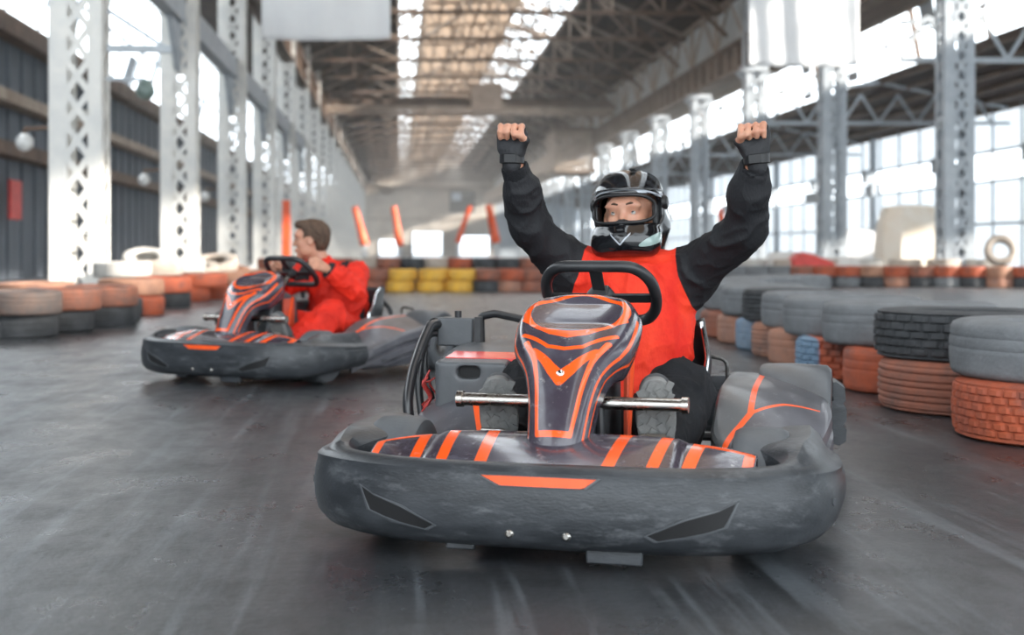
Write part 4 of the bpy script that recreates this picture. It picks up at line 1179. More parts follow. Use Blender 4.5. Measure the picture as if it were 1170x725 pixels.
# roof trusses
def truss():
    r = empty('roof_truss', (0, 0, 0)); m = Mt['truss']
    mb = MB(); mb.bar((XL, 0, 10.2), (XR, 0, 10.4), .16, .16); b = mb.build('bottom_chord', Mt['rust_beam'], r)
    mb = MB(); mb.bar((XL, 0, 10.25), (-.05, 0, 12.3), .14); mb.bar((-.05, 0, 12.3), (1.25, 0, 13.1), .14); mb.bar((1.25, 0, 13.1), (6.1, 0, 13.3), .16); mb.bar((6.1, 0, 13.3), (8.6, 0, 12.5), .14); mb.bar((8.6, 0, 12.5), (XR, 0, 10.5), .14)
    mb.build('top_chord', m, r)
    tops = [(-2.4, 11.27), (0, 12.3), (1.25, 13.1), (2.9, 13.15), (4.5, 13.2), (6.1, 13.3), (8.6, 12.5), (10.7, 11.5)]
    for (x, z) in tops:
        mb = MB(); mb.bar((x, 0, 10.3), (x, 0, z), .10); mb.build('post', m, r)
    for (x0, z0), (x1, z1) in zip(tops[:-1], tops[1:]):
        mb = MB(); mb.bar((x0, 0, z0), (x1, 0, 10.3) if x0 >= 4 or x0 < 0 else (x1, 0, 10.3), .08); mb.build('diagonal', m, r)
    return r
tr = None
for i in range(24):
    y = 26.0+6.6*i
    o = truss() if tr is None else copy_tree(tr); tr = tr or o; o.location = (0, y, 0)
    tag(o, 'cream steel roof truss spanning the hall under the skylights', 'truss', 'roof trusses across the hall')
# long diagonal wind braces between the skylights
wb = None
for i in range(16):
    y = 30+8.8*i
    if wb is None: m1 = MB(); m1.bar((0, 0, 0), (-1.9, 8.6, 0), .13); wb = o = m1.build('roof_brace', Mt['truss'])
    else: o = wb.copy(); COL.objects.link(o)
    o.location = (4.6 if i % 2 else 3.2, y, 12.6+.0*i)
    tag(o, 'long slanting cream brace between the two skylights', 'brace', 'slanting braces under the pale roof strip')

# outer walls
wallbox('wall_left', (XW-.1, (Y0+YE)/2, 3.2), (.2, YE-Y0, 6.4), Mt['dark_wall'])
mb = MB()
for i in range(130):
    mb.box((XW+.02, 12+i*1.3, 3.2), (.08, .25, 6.4))
tag(mb.build('trim_1', Mt['dark_wall']), kind='structure')
for k, (z, h, m) in enumerate(((3.3, .35, Mt['rust_beam']), (4.6, .30, Mt['truss']), (6.4, .5, Mt['rust_beam']))):
    wallbox('trim_%d' % (k+2), (XW+.35, (10+YE)/2, z), (.5, YE-10, h), m)
slope('ceiling_left_aisle', (XL-.6, 10.4), (-8.2, 9.9), Y0, YE, Mt['roof_brown'])
skylight('window_3', (XW, 6.6), (-9.2, 9.9), Y0, YE, 3.2, 2, 8, Mt['blue_steel'], .2)
wallbox('wall_left_gable', (-8.0, YE, 5), (6.6, .3, 10), Mt['plaster'])
# right aisle
def sheet(name, x, y0, y1, z0, z1, m):
    mb = MB(); mb.add([(x, y0, z0), (x, y1, z0), (x, y1, z1), (x, y0, z1)], [(0, 1, 2, 3)]); tag(mb.build(name, m), kind='structure')
sheet('wall_right_base', XO+.05, Y0, YE, 0, 3.7, Mt['panel'])
sheet('wall_right_top', XO+.05, Y0, YE, 4.95, 6.8, Mt['panel'])
mb = MB()
for i in range(74): mb.box((XO-.02, -9+i*2.6, 3.4), (.08, .10, 6.8))
for z in (1.9, 3.7, 4.95): mb.box((XO-.03, 86, z), (.08, 188, .12))
tag(mb.build('window_4', Mt['blue_steel']), kind='structure')
m2 = MB()
for i in range(70):
    if i % 4 == 1: m2.box((XO+.05, -9+i*2.6+1.3, 4.0), (.03, 2.4, .6))
m2.build('pane', Mt['frost'], bpy.data.objects['window_4'])
for i in range(8):    # stanchions against the outer wall
    y = 40+i*8.8; mb = MB(); mb.box((XO-.4, y, 3.3), (.25, .35, 6.6)); mb.box((XO-.62, y, 4.6), (.5, .5, .7)); tag(mb.build('wall_stanchion', Mt['blue_steel']), 'blue grey steel stanchion against the bright outer wall', 'post', 'stanchions along the right outer wall')
slope('ceiling_right_aisle_low', (XO, 6.75), (19.6, 7.7), Y0, YE, Mt['roof_brown'], ribs=5, ribm=Mt['rust_beam'])
skylight('window_5', (19.6, 7.8), (19.2, 10.0), Y0, YE, 2.9, 2, 9, Mt['rust_beam'], .4)
slope('ceiling_right_aisle', (19.2, 10.0), (XR+.3, 11.0), Y0, YE, Mt['roof_brown'], ribs=4, ribm=Mt['rust_beam'])
# small trusses in the right aisle
at_ = None
for i in range(6):
    y = 34.4+17.6*i
    if at_ is None:
        at_ = o = empty('aisle_truss', (XR, y, 0))
        m1 = MB(); m1.bar((.4, 0, 5.9), (12.0, 0, 6.0), .14); m1.build('bottom_chord', Mt['blue_steel'], o)
        m1 = MB(); m1.bar((.4, 0, 6.9), (6.4, 0, 7.6), .12); m1.bar((6.4, 0, 7.6), (12, 0, 6.6), .12); m1.build('top_chord', Mt['blue_steel'], o)
        m1 = MB(); xs = [.4, 1.9, 3.4, 4.9, 6.4, 8, 9.6, 11.2]
        for a, b in zip(xs[:-1], xs[1:]): m1.bar((a, 0, 5.95), ((a+b)/2, 0, 7.1), .09); m1.bar(((a+b)/2, 0, 7.1), (b, 0, 5.95), .09)
        m1.build('web', Mt['blue_steel'], o)
    else: o = copy_tree(at_); o.location = (XR, y, 0)
    tag(o, 'pale lattice truss across the right aisle above the windows', 'truss', 'trusses across the right aisle')

# end wall with bright gateways
def endwall():
    z1 = 13.6; D = [(-4.0, -1.6, 2.4, 'x'), (1.9, 6.1, 3.9, 'x'), (8.1, 12.3, 3.6, 'x')]
    D = [((433-455)/FPX*YE, (454-455)/FPX*YE, 2.3), ((471-455)/FPX*YE, (505-455)/FPX*YE, 3.4), ((522-455)/FPX*YE, (559-455)/FPX*YE, 2.9)]
    mb = MB(); xs = [XL-.5]+[v for d in D for v in d[:2]]+[XR+.5]
    for i in range(0, len(xs), 2): mb.box(((xs[i]+xs[i+1])/2, YE, z1/2), (xs[i+1]-xs[i], .4, z1))
    for a, b, h in D: mb.box(((a+b)/2, YE, (h+z1)/2), (b-a, .4, z1-h))
    tag(mb.build('wall_back', Mt['plaster']), kind='structure')
    for k, (a, b, h) in enumerate(D):
        mb = MB(); mb.box((a, YE-.25, h/2), (.15, .12, h)); mb.box((b, YE-.25, h/2), (.15, .12, h)); mb.box(((a+b)/2, YE-.25, h+.08), (b-a+.15, .12, .16))
        tag(mb.build('door_%d' % (k+1), Mt['panel']), kind='structure')
endwall()
wallbox('wall_right_gable', (19, YE, 5), (12, .3, 10), Mt['panel'])
xa, xb = (513-455)/FPX*YE, (542-455)/FPX*YE
mb = MB(); mb.box(((xa+xb)/2, YE-.3, 7.6), (xb-xa, .15, 3.0)); o = mb.build('window_6', Mt['dark']); tag(o, kind='structure')
mb = MB(); mb.box((xa+1.0, YE-.4, 8.3), (1.3, .08, 1.1)); mb.build('pane', Mt['frost'], o)
for k, z in enumerate((5.2, 9.6)): wallbox('trim_%d' % (6+k), ((XL+XR)/2, YE-.3, z), (XR-XL, .3, .25), Mt['truss'])

# ------------------------------------------------------------ lattice columns
def column(h, m, seed=0):
    r = empty('lattice_column', (0, 0, 0)); w, d = .72, .56
    for sx, lw in ((-1, .25), (1, .18)):
        mb = MB(); x = sx*(w/2-lw/2)
        mb.box((x, -d/2, h/2), (lw, .02, h)); mb.box((x, d/2, h/2), (lw, .02, h))
        mb.box((sx*w/2, -d/2+.07, h/2), (.02, .14, h)); mb.box((sx*w/2, d/2-.07, h/2), (.02, .14, h))
        mb.box((sx*(w/2-.02), 0, h/2), (.02, d, .3))
        mb.build('flange', m, r)
    st = .46; x0, x1 = -w/2+.23, w/2-.16
    for y, nm in ((-d/2-.015, 0),):
        mb = MB(); z = .25
        while z < h-.4:
            mb.bar((x0, y, z), (x1, y, z+st), .095, .012, up=(0, 1, 0)); mb.bar((x1, y, z), (x0, y, z+st), .095, .012, up=(0, 1, 0)); z += st
        mb.build('lacing', m, r)
    mb = MB()
    for k in range(int(h/1.84)): mb.box(((x0+x1)/2, d/2+.01, .9+k*1.84), (x1-x0+.1, .015, .16))
    mb.build('back_batten', m, r)
    for x in (-w/2-.015, w/2+.015):
        mb = MB(); z = .25; k = 0
        while z < h-.4:
            mb.bar((x, -d/2+.05, z), (x, d/2-.05, z+st), .05, .012, up=(1, 0, 0)); mb.bar((x, d/2-.05, z), (x, -d/2+.05, z+st), .05, .012, up=(1, 0, 0)); z += st
        mb.build('lacing', m, r)
    mb = MB(); mb.box((0, 0, .12), (w+.25, d+.25, .24)); mb.build('base_plate', m, r)
    mb = MB(); mb.box((0, 0, h-.1), (w+.2, d+.2, .2)); mb.prism([(-w/2, h-.6), (-w/2-.35, h-.2), (w/2+.35, h-.2), (w/2, h-.6)], -.04, .04, fn=lambda a, b, c: (a, c, b)); mb.build('head', m, r)
    return r
ORD = ['nearest', 'second', 'third', 'fourth', 'fifth', 'sixth', 'seventh', 'eighth', 'ninth', 'tenth', 'eleventh', 'twelfth', 'thirteenth', 'fourteenth', 'fifteenth', 'sixteenth', 'seventeenth', 'eighteenth']
cl = None
for i in range(18):
    y = 19.5+8.8*i
    o = column(12.3, Mt['white_steel']) if cl is None else copy_tree(cl); cl = cl or o; o.location = (XL, y, 0); o.rotation_euler = (0, 0, 0)
    tag(o, ('white lattice steel column with crossed lacing, %s in the left row' % ORD[i]) if i < 6 else 'far white lattice column where the left row runs together', 'column', 'left row of lattice columns' if i < 6 else 'far columns of the left row')
cr = None
for i in range(17):
    y = 30+8.8*i
    o = column(7.55, Mt['blue_steel']) if cr is None else copy_tree(cr); cr = cr or o; o.location = (XR, y, 0)
    tag(o, ('grey blue lattice steel column, %s in the right row' % ORD[i]) if i < 6 else 'far blue grey column in the narrowing right row', 'column', 'right row of lattice columns' if i < 6 else 'far columns of the right row')
# second, taller front pair seen at the right edge: column head goes on above the girder
for i in range(3):
    y = 30+8.8*i
    mb = MB(); mb.box((-.32, 0, 1.6), (.16, .3, 3.2)); mb.box((.32, 0, 1.6), (.16, .3, 3.2))
    for k in range(5): mb.bar((-.3, 0, .1+k*.62), (.3, 0, .72+k*.62), .07, .03); mb.bar((.3, 0, .1+k*.62), (-.3, 0, .72+k*.62), .07, .03)
    o = mb.build('column_extension', Mt['blue_steel']); o.location = (XR, y, 7.55)
    tag(o, 'narrow laced post standing on the %s right column' % ORD[i], 'post')

# bracket arms and globe lamps on the left columns
def globe(x, y, z, s, lab, grp='globe lamps on the left columns', mt='globe'):
    o = empty('globe_lamp', (x, y, z)); mb = MB(); mb.lathe([(.0, -s), (s*.5, -s*.87), (s*.87, -s*.5), (s, 0), (s*.87, s*.5), (s*.5, s*.87), (.05, s*.98)], 20); mb.build('globe', Mt[mt], o, sharp=180)
    mb = MB(); mb.tube([(.0, 0, s*.9), (0, 0, s*1.5), (.45, 0, s*1.7)], .03, 8); mb.build('arm', Mt['rust_beam'], o)
    tag(o, lab, 'lamp', grp)
globe(XL-.75, 19.4, 2.30, .13, 'white globe lamp on the left side of the nearest left column')
globe(XL-.75, 28.3, 2.25, .13, 'white globe lamp beside the second column of the left row')
globe(XL-.75, 37.1, 2.25, .14, 'white globe lamp beside the third column of the left row')
o = empty('bracket_lamp', (XL+.42, 19.3, 3.05)); mb = MB(); mb.bar((0, 0, .16), (.55, 0, .16), .05); mb.build('arm', Mt['blue_steel'], o)
mb = MB(); mb.lathe([(.05, .16), (.10, .12), (.14, 0), (.13, -.06), (.08, -.12), (0, -.14)], 20, c=(.55, 0, 0)); mb.build('shade', mat('green grey enamel', (.18, .24, .22), .3), o, sharp=60)
tag(o, 'green grey lamp on an arm from the nearest left column', 'lamp')
o = empty('steel_bracket', (XL+.44, 19.3, 3.65)); mb = MB(); mb.bar((0, 0, .0), (.9, 0, .0), .10, .10); mb.build('arm', Mt['blue_steel'], o); mb = MB(); mb.bar((0, 0, .55), (.8, 0, .03), .06); mb.build('stay', Mt['blue_steel'], o)
tag(o, 'short steel bracket high on the nearest left column', 'bracket')
# heavy diagonal gusset between first and second left columns, up to the roof
for i in range(5):
    o = empty('tie_beam', (XL, 19.5+8.8*i, 5.5)); mb = MB(); mb.box((0, 4.4, .3), (.3, 8.2, .55)); mb.build('beam', Mt['blue_steel'], o)
    mb = MB()
    mb.prism([(.3, 0), (1.4, 0), (.3, -1.0)], -.06, .06, fn=lambda a, b, c: (c, a, b)); mb.build('haunch', Mt['blue_steel'], o)
    mb = MB(); mb.prism([(8.5, 0), (7.4, 0), (8.5, -1.0)], -.06, .06, fn=lambda a, b, c: (c, a, b)); mb.build('haunch', Mt['blue_steel'], o)
    tag(o, 'blue grey haunched beam from the %s to the next left column' % ORD[i], 'beam')

# bridge crane across the hall
o = empty('bridge_crane', (0, 80, 0))
mb = MB(); mb.box(((XL+XR)/2, 0, 9.75), (XR-XL-.4, .5, .62)); mb.box(((XL+XR)/2, 0, 10.05), (XR-XL-.4, .8, .06)); mb.box(((XL+XR)/2, 0, 9.45), (XR-XL-.4, .8, .06)); mb.build('main_girder', Mt['rust_beam'], o)
mb = MB(); mb.box(((XL+XR)/2, -1.6, 9.25), (XR-XL-.4, .3, .28)); mb.build('walkway_beam', Mt['truss'], o)
mb = MB(); mb.tube([(XL+.2, -1.75, 8.95), (XR-.2, -1.75, 8.95)], .10, 8); mb.build('pipe', Mt['truss'], o)
mb = MB(); mb.box((5.3, -.9, 9.95), (1.9, 1.2, 1.7)); mb.build('hoist_box', Mt['truss'], o, bevel=.05)
mb = MB(); mb.box((4.2, -.9, 10.9), (.12, .12, 2.0)); mb.box((6.4, -.9, 9.3), (.14, .14, .8)); mb.build('hoist_post', Mt['truss'], o)
for x in (XL+.35, XR-.4):
    mb = MB(); mb.box((x, 0, 9.85 if x < 0 else 9.3), (.5, 3.0, .5)); mb.build('end_carriage', Mt['rust_beam'], o, bevel=.04)
for x in (7.6, 8.9, 10.4, 11.6):
    mb = MB(); mb.box((x, -1.75, 9.0), (.22, .2, .5)); mb.build('hanger', Mt['truss'], o)
tag(o, 'brown overhead bridge crane spanning the hall below the roof', 'crane')
# slatted operator deck on the right girder
o = empty('slatted_deck', (11.4, 86, 5.9))
mb = MB()
for k in range(14): mb.box((0, -1.5+k*.0, .12+k*.19), (2.6, .06, .13)); mb.box((-1.3, 1.0, .12+k*.19), (.06, 5, .13))
mb.build('slats', Mt['truss'], o)
mb = MB(); mb.box((0, 1.0, 0), (2.7, 5.2, .12)); mb.box((0, 1.0, 2.85), (2.7, 5.2, .12)); mb.box((1.2, -1.5, 1.4), (.2, .2, 2.8)); mb.build('deck_frame', Mt['rust_beam'], o)
tag(o, 'pale slatted operator cabin hanging on the right girder', 'cabin')
mb = MB(); mb.box((12.0, 130, 6.9), (1.6, 80, .12)); mb.box((11.2, 130, 7.5), (.06, 80, 1.2)); tag(mb.build('walkway', Mt['truss']), 'long pale walkway along the far right girder', 'walkway')

# hanging banners
def banner(px0, px1, ybot, D, lab):
    x0, y0 = at(px0, D); x1, y1 = at(px1, D); zb = CAM_H+(HZ-ybot)*D/FPX; H = 3.2; w = math.hypot(x1-x0, y1-y0)
    o = empty('banner', ((x0+x1)/2, (y0+y1)/2, zb), math.atan2(y1-y0, x1-x0)); P = []
    for i in range(40):
        row = []
        for j in range(30):
            u, t = i/39, j/29; X = (u-.5)*w; Z = t*H-.05*math.sin(u*PI)*(1-t)+.05*(u**6)*(1-t)*0
            row.append((X, .025*math.sin(u*23+t*2)+.05*math.sin(u*7+1+t), Z))
        P.append(row)
    c = surf('cloth', P, Mt['cloth'], o, thick=.004, sharp=180)
    mb = MB(); mb.tube([(-w/2-.05, 0, H), (w/2+.05, 0, H)], .025, 10); mb.build('top_rod', Mt['steel'], o)
    for s in (-1, 1): mb = MB(); mb.tube([(s*w*.45, 0, H), (s*w*.45, 0, 10.6-zb)], .006, 6); mb.build('cord', Mt['black'], o)
    tag(o, lab, 'banner', 'blank banners hanging from the roof')
banner(298, 446, 44, 26, 'blank white banner hanging above the red suited driver')
banner(856, 982, 74, 26, 'blank white banner hanging in front of the right colonnade')

# orange padded booms standing before the end wall
def boom(pt, pb, D, lab, wt=9):
    (xt, yt), (xb, yb) = at(pt[0], D), at(pb[0], D); zt, zb = CAM_H+(HZ-pt[1])*D/FPX, CAM_H+(HZ-pb[1])*D/FPX
    o = empty('padded_boom', (xb, yb, 0)); r = wt/2/FPX*D
    mb = MB(); mb.tube([(xt-xb, yt-yb, zt), ((xt-xb)*.5, (yt-yb)*.5, (zt+zb)/2), (0, 0, zb)], [r*.85, r, r*1.2], 12); mb.build('boom', Mt['orange_pad'], o)
    mb = MB(); mb.box((0, 0, zb/2), (r*1.5, r*1.5, zb)); mb.build('stand', Mt['cloth'], o, bevel=.02)
    tag(o, lab, 'barrier boom', 'orange booms before the far wall')
boom((405, 236), (417, 280), 60, 'orange padded boom leaning, leftmost of the four before the far wall')
boom((450, 236), (457, 281), 60, 'orange padded boom, second from the left before the far wall', 8)
boom((537, 235), (523, 277), 60, 'orange padded boom leaning the opposite way to the other three', 6)
boom((558, 234), (567, 277), 60, 'orange padded boom beside the raised fist of the helmeted driver')
boom((616, 228), (621, 262), 55, 'short orange boom seen beside the raised sleeve of the helmeted driver', 7)
boom((823, 238), (826, 262), 55, 'short orange boom seen beyond the right row of columns', 7)
# orange painted post among the left columns
x, y = at(327, 48); mb = MB(); mb.box((0, 0, 1.3), (.28, .2, 2.6)); 
for k in range(6): mb.box((0, -.12, .3+k*.4), (.12, .04, .12))
o = mb.build('marker_post', Mt['orange_pad']); o.location = (x, y, 0); tag(o, 'orange perforated post between the left columns behind the bareheaded driver', 'post')
# sign on the left wall
mb = MB(); mb.box((0, 0, 0), (.06, 1.0, 1.0)); o = mb.build('wall_board', Mt['red_block']); o.location = (XW+.45, 34.5, 2.05); tag(o, 'small red board on the dark left wall', 'board')
# things standing beyond the right tyre wall
def rock(name, x, y, pts, h, m, lab, cat):
    mb = MB(); n = len(pts)
    rings = [(1.0, 0), (1.06, .35*h), (1.0, .75*h), (.82, .97*h), (.5, h)]
    v = []
    random.seed(len(lab))
    for s, z in rings:
        for (a, b) in pts: v.append((a*s, b*s, z+random.uniform(-.02, .02)*h))
    f = [(q*n+j, q*n+(j+1) % n, (q+1)*n+(j+1) % n, (q+1)*n+j) for q in range(len(rings)-1) for j in range(n)]
    f.append(tuple((len(rings)-1)*n+j for j in range(n))); f.append(tuple(range(n))[::-1]); mb.add(v, f)
    o = mb.build(name, m, sharp=25, bevel=.03); o.location = (x, y, 0); tag(o, lab, cat); return o
x, y = at(1042, 36); rock('covered_stack', x, y, [(-.95, -.4), (-.6, -.75), (.6, -.75), (.98, -.3), (.9, .6), (-.8, .6)], 1.98, Mt['tarp'], 'tall cream tarpaulin covered stack beyond the right tyre wall', 'covered stack')
x, y = at(977, 44); rock('sheeted_pallet', x, y, [(-.75, -.3), (-.5, -.55), (.6, -.5), (.8, .3), (-.6, .5)], 1.45, Mt['cloth'], 'white sheeted pallet left of the cream covered stack', 'pallet')
for px, D, w, h, lab in ((905, 33, 1.5, .72, 'low crumpled pale sheet heap behind the right tyre wall'), (830, 36, 1.6, .62, 'pale sheet heap beside the leaning sleeve of the helmeted driver'), (960, 31, 1.1, .6, 'crumpled pale sheet heap below the white sheeted pallet'),
                         (255, 20, .9, .0, '')):
    if h: x, y = at(px, D); rock('sheet_heap', x, y, [(-w/2, -.3), (-w*.2, -.6), (w*.3, -.55), (w/2, 0), (w*.2, .5), (-w*.4, .4)], h, Mt['sheet'], lab, 'sheet')
x, y = at(925, 30.5); mb = MB(); mb.prism([(-.45, 0), (-.45, .55), (-.25, .72), (.0, .66), (.5, .48), (.55, 0)], -.3, .3, fn=lambda a, b, c: (a, c, b)); o = mb.build('covered_kart', Mt['red_block'], bevel=.04); o.location = (x, y, 0); tag(o, 'red sloping cover peeping over the right tyre wall', 'cover')
for px, w, lab in ((490, .62, 'red barrier block with two white reflectors before the bright gateway'), (563, .60, 'red barrier block with two white reflectors beside the raised sleeve')):
    x, y = at(px, 28.2); o = empty('barrier_block', (x, y, 0)); mb = MB(); mb.prism([(-w/2, 0), (-w/2, .42), (-w*.38, .60), (w*.38, .60), (w/2, .42), (w/2, 0)], -.22, .22, fn=lambda a, b, c: (a, c, b)); mb.build('body', Mt['red_block'], o, bevel=.03)
    for s in (-1, 1): mb = MB(); mb.tube([(s*.14, -.225, .42), (s*.14, -.24, .42)], .055, 16); mb.build('reflector', Mt['cloth'], o)
    tag(o, lab, 'barrier')

# light haze hanging in the deep part of the hall
vm = bpy.data.materials.new('dusty air'); t = nt(vm); N, L = t.nodes, t.links; N.remove(N['Principled BSDF'])
vs_ = N.new('ShaderNodeVolumeScatter'); vs_.inputs['Color'].default_value = (.98, .97, .95, 1); vs_.inputs['Density'].default_value = HAZE; vs_.inputs['Anisotropy'].default_value = .25
L.new(vs_.outputs[0], N['Material Output'].inputs['Volume'])
mb = MB(); mb.box((7.4, (28+YE-1)/2, 7), (34.6, YE-29, 13.9)); tag(mb.build('haze', vm), 'pale dusty haze filling the deep part of the hall', 'haze', kind='stuff')
# ------------------------------------------------------------ tyres
def tyre_mesh(name, r, w, style, n=120, lod=1):
    """standing axis z, base at z=0; tread cut into the mesh"""
    ri = r*.56
    prof = [(ri, .16), (ri+.012, .06), (ri+.05*r, .015), (r*.80, -.02), (r*.90, .0), (r*.965, .05)]
    tr = np.linspace(.085, .915, (40 if style in ('block', 'zig') else 22) if lod else 8)
    out = [(a, b) for a, b in prof]+[(r*(.985+.015*math.sin((t-.085)/.83*PI)), t) for t in tr]+[(a, 1-b) for a, b in prof[::-1]]
    inner = [(ri+.02, .90), (r*.86, .86), (r*.93, .6), (r*.93, .4), (r*.86, .14), (ri+.02, .10)] if lod else [(ri+.03, .9), (r*.85, .5), (ri+.03, .1)]
    prof2 = out+inner; k = len(prof2); v = []; i0 = len(prof)
    for i, (rad, t) in enumerate(prof2):
        for j in range(n):
            a = 2*PI*j/n; q = rad
            if i0 <= i < i0+len(tr) and lod:
                tt = (t-.085)/.83; g = 0.
                if style == 'block':
                    row = int(tt*5); fr = tt*5-row; ph = (j+(3 if row % 2 else 0)) % 8
                    g = 1.7 if (fr < .2 or ph in (0, 1)) else 0
                elif style == 'rib':
                    fr = (tt*6) % 1; g = 1 if fr < .2 else (.35 if (j*3+int(tt*6)*2) % 8 == 0 else 0)
                elif style == 'zig':
                    s = ((j+int(tt*6)*2) % 6); fr = (tt*6) % 1; g = 1.0 if s in (0, 1) or fr < .17 else 0
                elif style == 'worn':
                    fr = (tt*4) % 1; g = .4 if fr < .12 else 0
                q = rad-.010*g
            v.append((q*math.cos(a), q*math.sin(a), t*w))
    f = []
    for i in range(k):
        i2 = (i+1) % k
        for j in range(n): f.append((i*n+j, i*n+(j+1) % n, i2*n+(j+1) % n, i2*n+j))
    o = mesh_obj(name, v, f, Mt['rubber'], sharp=35); me = o.data; bpy.data.objects.remove(o); return me
def paint(name, c, c2, rub=.2, sc=7):
    return mat(name, c, .65, col2=c2, scale=sc, wear=((.075, .072, .07), rub, 5), bump=.3, bscale=50, spec=.35)
P_ = {
 'grey': mat('dusty grey tyre rubber', (.15, .158, .167), .8, col2=(.20, .21, .22), scale=9, bump=.4, bscale=55, spec=.3, wear=((.20, .205, .21), .05, 20)),
 'dark': mat('dark tyre rubber', (.040, .043, .047), .75, col2=(.075, .079, .084), scale=9, bump=.3, bscale=55, spec=.35),
 'orange': paint('faded orange painted tyre', (.46, .10, .042), (.30, .085, .052), .25),
 'brick': paint('worn brick red painted tyre', (.33, .115, .07), (.21, .10, .075), .3),
 'rust': paint('faded rust coloured tyre', (.42, .20, .13), (.30, .17, .13), .3),
 'blue': paint('faded blue painted tyre', (.16, .25, .36), (.22, .27, .33), .2),
 'yellow': paint('yellow painted tyre', (.80, .46, .06), (.62, .36, .08), -.2),
 'pale': mat('sun bleached pale tyre', (.48, .42, .36), .7, col2=(.36, .30, .25), scale=4, bump=.3, bscale=30),
 'white': mat('chalky white painted tyre', (.56, .54, .50), .7, col2=(.42, .40, .37), scale=4),
 'soot': paint('dirty grey brown tyre', (.15, .10, .08), (.10, .085, .08), .3),
 'dullred': paint('dull red brown painted tyre', (.27, .095, .055), (.16, .08, .06), .3),
 'peach': paint('peach coloured painted tyre', (.42, .22, .14), (.30, .16, .11), .1),
}
# two-tone blue and orange
def twotone():
    m = P_['orange'].copy(); m.name = 'orange tyre with a blue painted end'; t = m.node_tree; N, L = t.nodes, t.links; b = N['Principled BSDF']
    src = b.inputs['Base Color'].links[0].from_socket; tc = N.new('ShaderNodeTexCoord'); sp = N.new('ShaderNodeSeparateXYZ'); L.new(tc.outputs['Object'], sp.inputs[0])
    g = N.new('ShaderNodeMapRange'); g.inputs['From Min'].default_value = -.335; g.inputs['From Max'].default_value = -.345; L.new(sp.outputs['X'], g.inputs['Value'])
    x = N.new('ShaderNodeMix'); x.data_type = 'RGBA'; x.inputs[7].default_value = C4((.17, .26, .36)); L.new(src, x.inputs[6]); L.new(g.outputs[0], x.inputs[0]); L.new(x.outputs[2], b.inputs['Base Color']); return m
P_['twotone'] = twotone()
TH = .20
TM = {}
def tyre(x, y, z, r, w, style, colr, lab, grp, tilt=(0, 0), rz=0.0, n=96, lod=1):
    key = (round(r, 2), round(w, 2), style, lod)
    if key not in TM: TM[key] = tyre_mesh('tyre', key[0], key[1], style, (240 if style in ('block', 'zig') else 120) if lod else 36, lod)
    o = bpy.data.objects.new('tyre', TM[key]); COL.objects.link(o); o.location = (x, y, z); o.rotation_euler = (tilt[0], tilt[1], rz)
    o.material_slots[0].link = 'OBJECT'; o.material_slots[0].material = P_[colr]
    tag(o, lab, 'tyre', grp); return o
NUM = ['first', 'second', 'third', 'fourth', 'fifth', 'sixth', 'seventh', 'eighth', 'ninth', 'tenth', 'eleventh', 'twelfth', 'thirteenth', 'fourteenth', 'fifteenth', 'sixteenth', 'seventeenth', 'eighteenth', 'nineteenth', 'twentieth']
